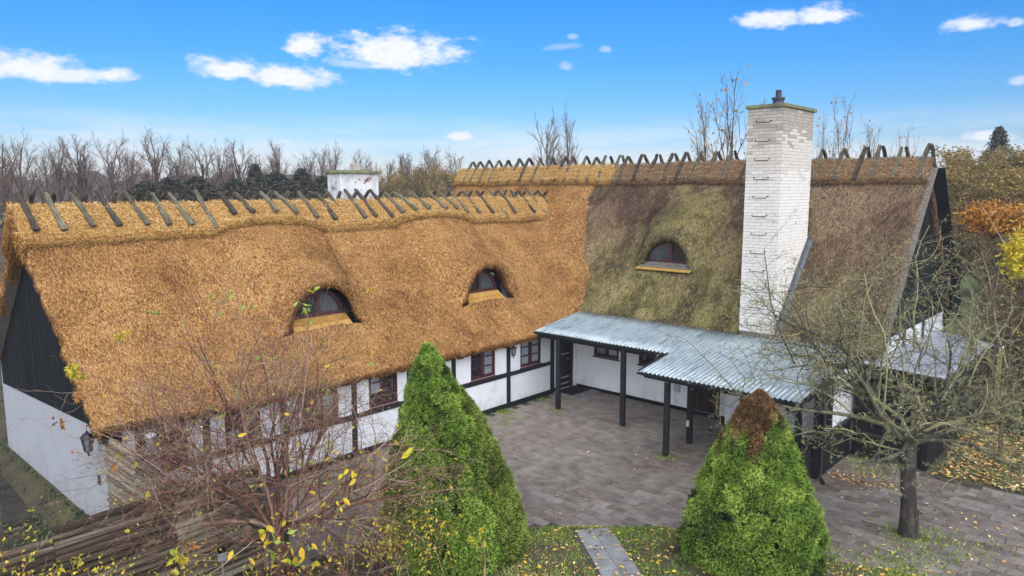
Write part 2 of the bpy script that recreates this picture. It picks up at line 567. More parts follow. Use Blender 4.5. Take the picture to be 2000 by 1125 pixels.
M['felt'] = pmat('felt', [(0.3, (0.2624, 0.2790, 0.3237)), (0.7, (0.3936, 0.4184, 0.4753))], 5, rough=0.4, bump=0.3, bscale=60, bdist=0.004, spec=0.5, patch=(.8, .3))
M['log'] = pmat('log', [(0.25, (0.0255, 0.0183, 0.0128)), (0.45, (0.0578, 0.0382, 0.0256)), (0.6, (0.1003, 0.0714, 0.0480)), (0.8, (0.2040, 0.1618, 0.1160))], 3, (.7, 6, 6), 0.95, 0.6, 12, 0.015, rnd=0.45)
M['log_pale'] = pmat('log_pale', [(0.25, (0.075, 0.06, 0.042)), (0.45, (0.15, 0.125, 0.085)), (0.7, (0.30, 0.27, 0.19))], 3, (.7, 6, 6), 0.95, 0.6, 12, 0.015, rnd=0.45)
M['postgrey'] = pmat('postgrey', [(0.3, (0.13, 0.125, 0.12)), (0.7, (0.25, 0.24, 0.23))], 5, (4, 4, .6), 0.9, 0.4)
M['paver'] = pmat('paver', [(0.25, (0.1202, 0.0954, 0.0742)), (0.5, (0.2019, 0.1699, 0.1398)), (0.75, (0.2944, 0.2536, 0.2151))], 3.0, (1, 1, 1), 0.6, 0.35, 30, 0.006, rnd=0.20, spec=0.4, rough_var=0.5, patch=(.38, .8), coord='World')
M['grout'] = pmat('grout', [(0.3, (0.0420, 0.0360, 0.0288)), (0.55, (0.0720, 0.0624, 0.0516)), (0.75, (0.0840, 0.0960, 0.0360))], 2.5, rough=0.95)
M['slab'] = pmat('slab', [(0.3, (0.15, 0.15, 0.145)), (0.7, (0.27, 0.27, 0.265))], 4, rough=0.85, bump=0.3, bscale=40, bdist=0.005, rnd=0.2)
M['soil'] = pmat('soil', [(0.3, (0.035, 0.026, 0.017)), (0.48, (0.075, 0.06, 0.035)), (0.6, (0.085, 0.078, 0.036)), (0.75, (0.11, 0.11, 0.045))], 1.3, rough=1.0, bump=0.8, bscale=14, bdist=0.04)
M['yardsoil'] = pmat('yardsoil', [(0.3, (0.022, 0.019, 0.015)), (0.55, (0.05, 0.043, 0.034)), (0.75, (0.06, 0.065, 0.03))], 2.5, rough=1.0, bump=0.9, bscale=14, bdist=0.05)
M['field'] = pmat('field', [(0.3, (0.07, 0.085, 0.025)), (0.5, (0.115, 0.15, 0.035)), (0.7, (0.15, 0.17, 0.055))], 0.15, rough=1.0, bump=0.5, bscale=3)
M['bark_apple'] = pmat('bark_apple', [(0.15, (0.0345, 0.0299, 0.0252)), (0.40, (0.0978, 0.0862, 0.0660)), (0.58, (0.1898, 0.1817, 0.0864)), (0.88, (0.3565, 0.3392, 0.1620))], 6, (1, 1, .6), 0.95, 0.8, 20, 0.02, drive='tone', noise_k=0.9)
M['bark_rose'] = pmat('bark_rose', [(0.1, (0.035, 0.018, 0.012)), (0.4, (0.12, 0.055, 0.035)), (0.65, (0.23, 0.12, 0.08)), (0.9, (0.40, 0.29, 0.21))], 8, (1, 1, 1), 0.85, 0.4, 30, 0.01, drive='tone', noise_k=0.6)
M['bark_far'] = pmat('bark_far', [(0.2, (0.0655, 0.0447, 0.0326)), (0.6, (0.1429, 0.0977, 0.0681)), (0.9, (0.2381, 0.1443, 0.0988))], 3, rough=0.95, drive='tone', noise_k=0.3)
M['bark_bush'] = pmat('bark_bush', [(0.2, (0.06, 0.042, 0.025)), (0.6, (0.16, 0.11, 0.065)), (0.9, (0.26, 0.20, 0.11))], 1, rough=0.95, drive='tone', noise_k=0.6)
M['spruce'] = pmat('spruce', [(0.0, (0.0275, 0.0512, 0.0096)), (0.30, (0.1225, 0.2050, 0.0288)), (0.62, (0.2438, 0.3599, 0.0528)), (1.0, (0.4250, 0.5246, 0.1020))], 2, rough=0.7, drive='tone', noise_k=0.25, spec=0.2, sss=0.12)
M['spruce_olive'] = pmat('spruce_olive', [(0.0, (0.0398, 0.0469, 0.0119)), (0.35, (0.1349, 0.1757, 0.0290)), (0.65, (0.2415, 0.3014, 0.0502)), (1.0, (0.3835, 0.4353, 0.0924))], 2, rough=0.7, drive='tone', noise_k=0.3, spec=0.2, sss=0.1)
M['spruce_dead'] = pmat('spruce_dead', [(0.0, (0.04, 0.018, 0.007)), (0.5, (0.16, 0.085, 0.03)), (1.0, (0.34, 0.21, 0.09))], 3, rough=0.85, drive='tone', noise_k=0.4)
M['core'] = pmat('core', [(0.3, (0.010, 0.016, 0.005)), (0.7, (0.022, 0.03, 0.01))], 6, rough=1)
M['evergreen'] = pmat('evergreen', [(0, (0.0198, 0.0199, 0.0127)), (0.5, (0.0495, 0.0475, 0.0289)), (1, (0.1045, 0.0902, 0.0510))], 1, rough=0.8, drive='tone', noise_k=0.4)
M['autumn'] = pmat('autumn', [(0, (0.09, 0.07, 0.028)), (0.4, (0.21, 0.155, 0.05)), (0.75, (0.33, 0.22, 0.06)), (1, (0.42, 0.27, 0.07))], 0.6, rough=0.8, drive='tone', noise_k=0.5, sss=.2)
M['leaf_orange'] = pmat('leaf_orange', [(0, (0.25, 0.09, 0.02)), (0.5, (0.50, 0.22, 0.035)), (1, (0.65, 0.38, 0.07))], 1, rough=0.7, drive='tone', noise_k=0.3, sss=.25)
M['leaf_yellow'] = pmat('leaf_yellow', [(0, (0.26, 0.30, 0.04)), (0.4, (0.55, 0.46, 0.04)), (0.75, (0.70, 0.50, 0.03)), (1, (0.62, 0.33, 0.04))], 3, rough=0.6, drive='tone', noise_k=0.2, sss=.3, rnd=.5)
M['leaf_green'] = pmat('leaf_green', [(0, (0.12, 0.22, 0.04)), (0.5, (0.26, 0.36, 0.06)), (1, (0.46, 0.46, 0.09))], 3, rough=0.6, drive='tone', noise_k=0.2, sss=.3, rnd=.4)
M['leaf_brown'] = pmat('leaf_brown', [(0, (0.16, 0.06, 0.02)), (0.5, (0.34, 0.15, 0.04)), (1, (0.5, 0.26, 0.06))], 3, rough=0.7, drive='tone', noise_k=0.2, sss=.2, rnd=.5)
M['leaf_pink'] = pmat('leaf_pink', [(0, (0.22, 0.08, 0.07)), (0.5, (0.36, 0.15, 0.13)), (1, (0.46, 0.25, 0.2))], 3, rough=0.7, drive='tone', noise_k=0.3, sss=.2)
M['litter'] = pmat('litter', [(0, (0.1089, 0.0495, 0.0248)), (0.3, (0.3146, 0.1430, 0.0495)), (0.55, (0.5445, 0.2970, 0.0792)), (0.8, (0.6655, 0.4620, 0.1584)), (1, (0.7018, 0.5500, 0.3267))], 4, rough=0.7, drive='tone', noise_k=0.15)
M['litter_yellow'] = pmat('litter_yellow', [(0, (0.5, 0.30, 0.03)), (1, (0.72, 0.52, 0.06))], 4, rough=0.7, drive='tone', noise_k=0.2)
M['grass'] = pmat('grass', [(0, (0.0715, 0.1260, 0.0132)), (0.45, (0.1690, 0.2800, 0.0286)), (0.8, (0.3120, 0.4060, 0.0660)), (1, (0.4680, 0.4480, 0.1430))], 1.2, rough=0.8, drive='tone', noise_k=0.4, sss=.15)
M['ivy'] = pmat('ivy', [(0, (0.015, 0.028, 0.01)), (0.5, (0.04, 0.075, 0.02)), (1, (0.085, 0.14, 0.04))], 2, rough=0.6, drive='tone', noise_k=0.3, sss=.1)
M['hip'] = pmat('hip', [(0.3, (0.30, 0.02, 0.015)), (0.7, (0.5, 0.05, 0.03))], 4, rough=0.4)
M['whiteplastic'] = pmat('whiteplastic', [(0.3, (0.45, 0.45, 0.45)), (0.7, (0.58, 0.58, 0.58))], 4, rough=0.4)
M['greyplastic'] = pmat('greyplastic', [(0.3, (0.33, 0.36, 0.36)), (0.7, (0.42, 0.45, 0.45))], 4, rough=0.5)
M['rubber'] = pmat('rubber', [(0.3, (0.010, 0.010, 0.012)), (0.7, (0.022, 0.022, 0.026))], 30, rough=0.9, bump=.6, bscale=80)
M['galv'] = pmat('galv', [(0.3, (0.35, 0.36, 0.36)), (0.7, (0.55, 0.56, 0.56))], 12, rough=0.4, metal=0.6)
M['greenpost'] = pmat('greenpost', [(0.3, (0.16, 0.16, 0.05)), (0.7, (0.28, 0.27, 0.11))], 6, rough=0.9)
M['farwood'] = pmat('farwood', [(0.3, (0.0605, 0.0539, 0.0546)), (0.7, (0.1210, 0.1029, 0.0924))], 0.08, rough=1)
M['lampglass'] = pmat('lampglass', [(0.3, (0.12, 0.125, 0.13)), (0.7, (0.2, 0.205, 0.21))], 6, rough=0.15)


# ------------------------------------------------------------------ ground
def gh(x, y):
    x, y = np.asarray(x, float), np.asarray(y, float)
    dip = np.clip((-0.2 - x) / 2.0, 0, 1) * np.clip((-15.3 - y) / 0.3, 0, 1)
    rise = np.clip((y - 8) / 60, 0, 1) * 0.6
    return -0.03 - 0.55 * dip + rise + 0.03 * (vnoise(x, y, 3, 0.5) - 0.5) * np.clip((np.hypot(x - 8, y + 2) - 14) / 6, 0, 1)


def ground_sheet():
    a = Acc()
    g = np.concatenate([-np.geomspace(620, 45, 10), np.arange(-40, 45, 0.8), np.geomspace(45, 620, 10)])
    X, Y = np.meshgrid(g, g, indexing='ij')
    Z = gh(X, Y)
    n = len(g)
    i, j = np.meshgrid(np.arange(n - 1), np.arange(n - 1), indexing='ij')
    b = (i * n + j).ravel()
    a.add(np.stack([X, Y, Z], -1).reshape(-1, 3), np.stack([b, b + n, b + n + 1, b + 1], -1))
    return a.mesh('ground', M['soil'], True)


kind(put('ground', ground_sheet()), 'structure')


def poly_sheet(name, pts, z, mat, h=0.0):
    a = Acc()
    a.add([(x, y, z) for x, y in pts], [tuple(range(len(pts)))])
    return kind(put(name, a.mesh(name, mat)), 'structure')


def inside(px, py, poly):
    px, py = np.asarray(px, float), np.asarray(py, float)
    r = np.zeros(px.shape, bool)
    n = len(poly)
    for k in range(n):
        x0, y0 = poly[k]
        x1, y1 = poly[(k + 1) % n]
        c = ((y0 > py) != (y1 > py)) & (px < (x1 - x0) * (py - y0) / (y1 - y0 + 1e-12) + x0)
        r ^= c
    return r


YARD = [(0.02, -0.02), (5.93, -0.02), (5.93, -0.38), (9.55, -0.38), (11.45, -0.42), (11.75, -0.78), (13.6, -0.35), (17, -0.6), (17, -5.3),
        (12.64, -6.04), (11.2, -6.6), (8.54, -7.49), (8.19, -7.5), (6.43, -9.06), (5.3, -10.6), (4.2, -11.6), (4.0, -13.6), (0.02, -13.6)]
court = poly_sheet('courtyard', YARD, -0.014, M['grout'])


def pavers():
    LX, LY = 0.44, 0.27
    meshes = []
    for k in range(4):
        a = Acc()
        j = rng.normal(0, 0.004, (8, 3))
        V = np.array([(-LX / 2, -LY / 2, -.05), (LX / 2, -LY / 2, -.05), (LX / 2, LY / 2, -.05), (-LX / 2, LY / 2, -.05),
                      (-LX / 2, -LY / 2, 0), (LX / 2, -LY / 2, 0), (LX / 2, LY / 2, 0), (-LX / 2, LY / 2, 0)]) * np.array([.984, .976, 1])
        top = V[4:].copy()
        V[4:, 2] = -0.004
        V = np.concatenate([V, top * np.array([.965, .95, 1])]) + np.concatenate([j, j[4:]])
        Fq = [(0, 1, 5, 4), (1, 2, 6, 5), (2, 3, 7, 6), (3, 0, 4, 7), (4, 5, 9, 8), (5, 6, 10, 9), (6, 7, 11, 10), (7, 4, 8, 11), (8, 9, 10, 11)]
        a.add(V, Fq)
        meshes.append((a.mesh('paver', M['paver']), V, Fq))
    spots = []
    for r in range(60):
        y = -0.16 - r * LY
        for c in range(-1, 42):
            x = c * LX + (r % 2) * LX / 2 + 0.1
            cs = np.array([(x + sx * LX * .47, y + sy * LY * .47) for sx in (-1, 1) for sy in (-1, 1)])
            if inside(x, y, YARD) and (inside(cs[:, 0], cs[:, 1], YARD).all() or (y < -5.0)):
                spots.append((x, y))
    P = np.array([(x, y, 0) for x, y in spots])
    u, v, d = proj(P)
    seen = (u > -60) & (u < 2060) & (v < 1200) & (v > 700)
    # hidden behind the two conifers and the shrub
    hid = ((np.abs(u - 885) < 95) & (v > 870)) | ((np.abs(u - 1470) < 110) & (v > 870)) | (u < 560)
    score = np.where(seen & ~hid, 1 / d, -1)
    order = np.argsort(-score)
    big = set(order[:300].tolist())
    rest = Acc()
    for i, (x, y) in enumerate(spots):
        me, V, Fq = meshes[rng.integers(4)]
        z = rng.normal(0, 0.0035)
        # a few sunken and rocked stones
        Mx = Matrix.Translation((x, y, z)) @ Matrix.Rotation(rng.normal(0, .012), 4, 'Z') @ Matrix.Rotation(rng.normal(0, .01), 4, 'X') @ Matrix.Rotation(rng.normal(0, .008), 4, 'Y')
        if i in big:
            put('paver', me, court, Mx)
        else:
            A = np.array(Mx)
            rest.add(V @ A[:3, :3].T + A[:3, 3], Fq)
    kind(put('paving', rest.mesh('paving', M['paver']), court), 'stuff')


pavers()
LAWN = [(5.9, -10.0), (6.43, -9.1), (8.19, -7.52), (8.54, -7.51), (11.2, -6.62), (12.64, -6.06), (17, -5.32), (18, -12), (12, -14), (7, -13), (5.0, -12)]
kind(poly_sheet('lawn', LAWN, 0.014, M['soil']), 'structure')
kind(put('side_yard', (lambda a: (a.add([(-12, -15.37, gh(-12, -15.5) + .03), (-2.3, -15.37, gh(-3, -15.9) + .03), (-.2, -15.37, -.02), (3.3, -15.45, -.02), (3.3, -19, -.02), (-.2, -19, -.02), (-2.3, -19, gh(-3, -19) + .03), (-12, -19, gh(-12, -19) + .03)], [(0, 7, 6, 1), (1, 6, 5, 2), (2, 5, 4, 3)]), a.mesh('side_yard', M['yardsoil']))[1])(Acc())), 'structure')
GRASS_R = [(11.8, -0.8), (13.6, -0.33), (17, -0.58), (30, -1), (30, 14), (12, 14), (11.6, 6), (11.5, -0.4)]
kind(poly_sheet('grass_verge', GRASS_R, -0.006, M['soil']), 'structure')
kind(poly_sheet('meadow', [(-400, 14.2), (30, 14.2), (30, -1), (400, -1), (400, 600), (-400, 600)], 0.75, M['field']), 'structure')

# garden path of paired slabs
path = kind(put('garden_path', (lambda a: (a.add([(6.80, -8.97, 0.018), (7.36, -8.39, -.006), (9.6, -10.07, 0.018), (9.0, -10.6, 0.018)], [(0, 1, 2, 3)]), a.mesh('garden_path', M['grout']))[1])(Acc())), 'structure')
pdir = np.array([1.46, -1.10])
pdir /= np.linalg.norm(pdir)
pn = np.array([-pdir[1], pdir[0]])
for k in range(7):
    for s in (0, 1):
        c = np.array([6.90, -8.90]) + pdir * (0.22 + k * 0.405) + pn * (0.17 + s * 0.37 + 0.01 * k * (s * 2 - 1) * 0)
        a = Acc()
        box(a, (-.199, -.181, -.05), (.199, .181, 0.026), j=0.002)
        o = put('slab', a.mesh('slab', M['slab']), path, Matrix.Translation((c[0], c[1], rng.normal(0.004, .003))) @ Matrix.Rotation(math.atan2(pdir[1], pdir[0]) + rng.normal(0, .01), 4, 'Z'))
        bv = o.modifiers.new('bevel', 'BEVEL')
        bv.width = .006

# ------------------------------------------------------------------ the house
house = thing('thatched_house', 'long thatched half-timbered house with white walls wrapping the paved yard', 'house', (0, 0, 0))
HOUSE_W = WM[house.name]


def smax(a, b, k=0.24):
    m = np.maximum(a, b)
    return m + k * np.log(np.exp((a - m) / k) + np.exp((b - m) / k))


D1, D2, D3 = -9.74, -3.62, 2.86        # dormer centres (Y, Y, X)


def bell(t):
    t = np.clip(np.abs(t), 0, 1)
    return (1 - t ** 2.2) ** 0.56


def zwing(X, Y, bulge):
    b = 6.42 - 0.916 * np.sqrt((X + 4) ** 2 + 0.02)
    b = b + 0.05 * (vnoise(X, Y, 1, 0.35) - 0.5) + 0.03 * (vnoise(X, Y, 2, 1.3) - 0.5)
    b = b + 0.12 * np.clip((-13.5 - Y) / 2.0, 0, 1) * np.clip((X + 1) / 1.5, 0, 1)
    dd = np.clip(-0.6 - X, 0, None)
    for c in (D1, D2):
        t = (Y - c) / (1.27 + 0.14 * dd)
        hgt = np.clip(1.16 - 0.345 * dd, 0, None) * (X > -4)
        sw = bell(t) * (hgt + 0.10 * np.exp(-(dd / .22) ** 2))
        # soft shoulder outside the arch
        sh = 0.17 * np.exp(-((Y - c) / 1.6) ** 2) * np.clip(1 - dd / 4.0, 0, 1) * np.clip((X + 4) / 1, 0, 1) * np.clip((-X - .35) / .25, 0, 1)
        if bulge:
            b = b + np.maximum(sw, 0) + sh
        else:
            b = b + sh
    return b


def zmain(X, Y, bulge):
    b = 7.80 - 1.19 * np.sqrt((Y - 4) ** 2 + 0.02)
    b = b + 0.06 * (vnoise(X, Y, 5, 0.4) - 0.5) + 0.035 * (vnoise(X, Y, 6, 1.5) - 0.5)
    dd = np.clip(Y - 1.06, 0, None)
    t = (X - D3) / (1.10 + 0.25 * dd)
    if bulge:
        b = b + bell(t) * (np.clip(1.12 - 0.47 * dd, 0, None) + 0.08 * np.exp(-(dd / .22) ** 2)) * (Y < 4)
    return b


def zroof(X, Y, bulge=True):
    X, Y = np.asarray(X, float), np.asarray(Y, float)
    X, Y = np.broadcast_arrays(X, Y)
    return smax(zwing(X, Y, bulge), zmain(X, Y, bulge))


def surf(xs, ys, bulge, jit_edges=(), cutmask=None):
    X, Y = np.meshgrid(xs, ys, indexing='ij')
    Xj, Yj = X.copy(), Y.copy()
    for (ax, side) in jit_edges:
        q = Y[side, :] if ax == 0 else X[:, side]
        dn = 0.07 * (vnoise(q, 0, 8, 9.0) - .5) + 0.06 * (vnoise(q, 0, 9, 1.2) - 0.5)
        if ax == 0:
            Xj[side, :] += dn
        else:
            Yj[:, side] += dn
    Z = zroof(Xj, Yj, bulge) + 0.03 * (vnoise(X, Y, 77, 13.7) - 0.5)
    n, m = X.shape
    i, j = np.meshgrid(np.arange(n - 1), np.arange(m - 1), indexing='ij')
    b = (i * m + j)
    Fq = np.stack([b, b + m, b + m + 1, b + 1], -1)
    cx = (X[:-1, :-1] + X[1:, 1:]) / 2
    cy = (Y[:-1, :-1] + Y[1:, 1:]) / 2
    return np.stack([Xj, Yj, Z], -1).reshape(-1, 3), Fq.reshape(-1, 4), cx.ravel(), cy.ravel()


def ar(a, b, s):
    n = max(1, int(round(abs(b - a) / s)))
    return np.linspace(a, b, n + 1)


def brown(X, Y):
    b = 0.44 + 0.50 * np.clip((Y - 1.9) / 1.6, 0, 1) + 0.42 * np.clip((X - 6.9) / .7, 0, 1) * np.clip((Y - .2) / 1.5, .35, 1) + 0.30 * np.clip((-.2 - X) / 1.2, 0, 1)
    b = b - 0.35 * np.exp(-((X - 3.0) / 1.5) ** 2 - ((Y - 2.0) / 1.4) ** 2)
    return b + 0.7 * (vnoise(X, Y, 71, .8) - .5)


def roofobj(name, parts, mat, thick=0.30, label=None):
    a = Acc()
    for V, Fq in parts:
        a.add(V, Fq, np.clip(brown(V[:, 0], V[:, 1]), 0, 1))
    me = a.mesh(name, mat, True)
    bm = bmesh.new()
    bm.from_mesh(me)
    bmesh.ops.remove_doubles(bm, verts=bm.verts, dist=0.012)
    bm.to_mesh(me)
    bm.free()
    o = put(name, me, house)
    sm = o.modifiers.new('solidify', 'SOLIDIFY')
    sm.thickness = thick
    sm.offset = -1
    sm.use_even_offset = False
    if label:
        o['label'] = label
    return o


# wing: part A (ridge down to dormer lips), part B (below), then rear slope
ysW = ar(-15.68, 3.3, 0.085)


def wing_wins(x, y, sl):
    return zwing(x, y, False) > zmain(x, y, False) - sl


VA, FA, ca, da = surf(np.concatenate([ar(-8.4, -4, .25)[:-1], ar(-4, -0.6, .085)]), ysW, True, [(1, 0)])
FA = FA[wing_wins(ca, da, .05)]
VB, FB, ca, da = surf(ar(-0.6, 0.5, .08), ysW, False, [(1, 0), (0, -1)])
FB = FB[wing_wins(ca, da, .05)]
roof_wing = roofobj('thatch_roof', [(VA, FA), (VB, FB)], M['thatch_wing'], label='new golden brown thatch of the wing with two arched eyebrow openings')
# main: split new / old by the boundary line
xsM = ar(-9.8, 10.0, 0.1)
VA, FA, ca, da = surf(xsM, np.concatenate([ar(1.06, 4, .09), ar(4, 8.2, .25)[1:]]), True, [(0, 0), (0, -1)])
VB, FB, cb, db = surf(xsM, ar(-0.2, 1.06, .09), False, [(0, 0), (0, -1), (1, 0)])


def bound(y):
    return 0.25 - np.clip((y - 0), 0, 5) * 0.62 + 0.5 * (vnoise(y, 0, 4, 1.1) - 0.5) + 0.25 * (vnoise(y, 0, 5, 4.5) - 0.5)


VA2, FA2 = VA, FA
oa, ob = ca > bound(da), cb > bound(db)
ka = (ca > .6) | ~wing_wins(ca, da, -.05) | (ca < -8.3)
kb = (cb > .6) | ~wing_wins(cb, db, -.05) | (cb < -8.3)
roof_new = roofobj('thatch_roof', [(VA, FA[~oa & ka]), (VB, FB[~ob & kb])], M['thatch_main'], label='new golden thatch on the far half of the main roof')
roof_old = roofobj('thatch_roof', [(VA, FA[oa & ka]), (VB, FB[ob & kb])], M['thatch_old'], label='old mossy thatch on the near half of the main roof')


# loose straw lying on the thatch
def straw_on(n, xr, yr, along, mat, parent, keep, ln=(.03, .075), wd=(.004, .009), out=0.004, down=1.0, tone=(0, 1)):
    X = rng.uniform(*xr, n)
    Y = rng.uniform(*yr, n)
    k = keep(X, Y)
    X, Y = X[k], Y[k]
    n = len(X)
    up = (X < -0.6) & (Y < -0.2) | (Y >= 1.06)
    zf = lambda x, y: np.where(up, zroof(x, y, True), zroof(x, y, False))
    e = 0.03
    Z = zf(X, Y)
    gx, gy = (zf(X + e, Y) - Z) / e, (zf(X, Y + e) - Z) / e
    ok = (np.abs(gx) < 2.2) & (np.abs(gy) < 2.2)
    X, Y, Z, gx, gy = X[ok], Y[ok], Z[ok], gx[ok], gy[ok]
    n = len(X)
    N = np.stack([-gx, -gy, np.ones(n)], -1)
    N /= np.linalg.norm(N, axis=1)[:, None]
    dn = np.stack([-gx, -gy, -(gx ** 2 + gy ** 2)], -1)
    dn /= np.linalg.norm(dn, axis=1)[:, None] + 1e-6
    sd_ = np.cross(N, dn)
    ang = rng.normal(0, 0.55 / down, n)
    D = dn * np.cos(ang)[:, None] + sd_ * np.sin(ang)[:, None]
    L = rng.uniform(*ln, n)
    Dv = D * L[:, None] + N * (rng.uniform(0.0, 1, n) * out)[:, None]
    Wv = np.cross(N, D)
    Wv = (Wv + 0.22 * N * rng.normal(0, 1, n)[:, None]) * rng.uniform(*wd, n)[:, None]
    a = Acc()
    patch = 0.5 * vnoise(X, Y, 9, 0.9) + 0.2 * vnoise(X, Y, 10, 4)
    t = np.clip(tone[0] + (tone[1] - tone[0]) * (0.85 * rng.random(n) + 0.75 * (patch - 0.2)), 0, 1)
    sp_ = vnoise(X, Y, 12, 1.5) * .7 + .3 * vnoise(X, Y, 13, 5)
    t = np.clip(t - (.55 if mat is M['straw_old'] else .30) * np.clip((sp_ - (.50 if mat is M['straw_old'] else .58)) / .25, 0, 1), 0, 1)
    P = np.stack([X, Y, Z], -1) + N * 0.004 - Dv * 0.3
    if mat is M['straw_old']:
        isb = rng.random(n) < np.clip(brown(X, Y) * 1.5 - .35, 0, 1)
        a2 = Acc()
        blades(a2, P[isb], Dv[isb], Wv[isb], t[isb] * .9)
        kind(put('loose_straw', a2.mesh('loose_straw', M['straw_ridge_old']), parent), 'stuff')
        k = ~isb
        P, Dv, Wv, t = P[k], Dv[k], Wv[k], t[k]
    blades(a, P, Dv, Wv, t)
    return kind(put('loose_straw', a.mesh('loose_straw', mat), parent), 'stuff')


inw = lambda X, Y: (zwing(X, Y, False) > zmain(X, Y, False) - 0.1)
indorm = lambda X, Y: ~(((np.abs(Y - D1) < 0.9) | (np.abs(Y - D2) < 0.85)) & (X > -1.3) & (X < -0.42))
straw_on(115000, (-3.4, 0.5), (-15.65, -0.2), 'x', M['straw'], roof_wing, lambda X, Y: indorm(X, Y) & (X > -3.35))
in3 = lambda X, Y: ~((np.abs(X - D3) < 1.02) & (Y > 0.92) & (Y < 1.5))
straw_on(16000, (-4.0, 0.6), (-0.2, 3.5), 'y', M['straw'], roof_new, lambda X, Y: (X < bound(Y) + rng.normal(0, .14, len(X))))
straw_on(9000, (-9.8, -3.6), (1.5, 3.5), 'y', M['straw'], roof_new, lambda X, Y: zmain(X, Y, False) > zwing(X, Y, False))
straw_on(72000, (-2.2, 10.0), (-0.22, 3.5), 'y', M['straw_old'], roof_old, lambda X, Y: (X > bound(Y) + rng.normal(0, .14, len(X))) & in3(X, Y) & ~((X > 6.2) & (X < 7.3) & (Y < 1.95)), ln=(.06, .19), wd=(.005, .012), out=0.014)


# fringe at the eaves
def fringe(P0, dirv, n, mat, parent, ln=(.05, .12)):
    a = Acc()
    P = P0 + rng.normal(0, 0.02, P0.shape)
    D = dirv + rng.normal(0, 0.25, P0.shape)
    D = D / np.linalg.norm(D, axis=1)[:, None] * rng.uniform(*ln, len(P))[:, None]
    W = np.cross(D, rng.normal(0, 1, P.shape))
    W = W / np.linalg.norm(W, axis=1)[:, None] * rng.uniform(.004, .010, len(P))[:, None]
    blades(a, P - D * .4, D, W, rng.uniform(0.0, .8, len(P)))
    return kind(put('eave_fringe', a.mesh('eave_fringe', mat), parent), 'stuff')


n = 9000
Y = rng.uniform(-15.65, -0.25, n)
X = np.full(n, 0.49)
k = rng.random(n)
P0 = np.stack([X - 0.20 * k, Y, zroof(X, Y, False) - 0.23 * k], -1)
fringe(P0, np.array([0.5, 0, -0.45]), n, M['straw'], roof_wing, (.02, .055))
n = 5000
X = rng.uniform(0.4, 10, n)
k = rng.random(n)
P0 = np.stack([X, -0.19 + 0.2 * k, zroof(X, -0.19, False) - 0.2 * k], -1)
fringe(P0, np.array([0, -0.45, -0.55]), n, M['straw_ridge_old'], roof_old, (.03, .08))
# verge of the wing gable
n = 6000
X = rng.uniform(-3.9, 0.5, n)
k = rng.random(n)
P0 = np.stack([X, np.full(n, -15.66), np.where(X < -.6, zroof(X, -15.6, True), zroof(X, -15.6, False)) - 0.30 * k], -1)
fringe(P0, np.array([0.3, -0.5, -0.3]), n, M['straw'], roof_wing, (.02, .05))


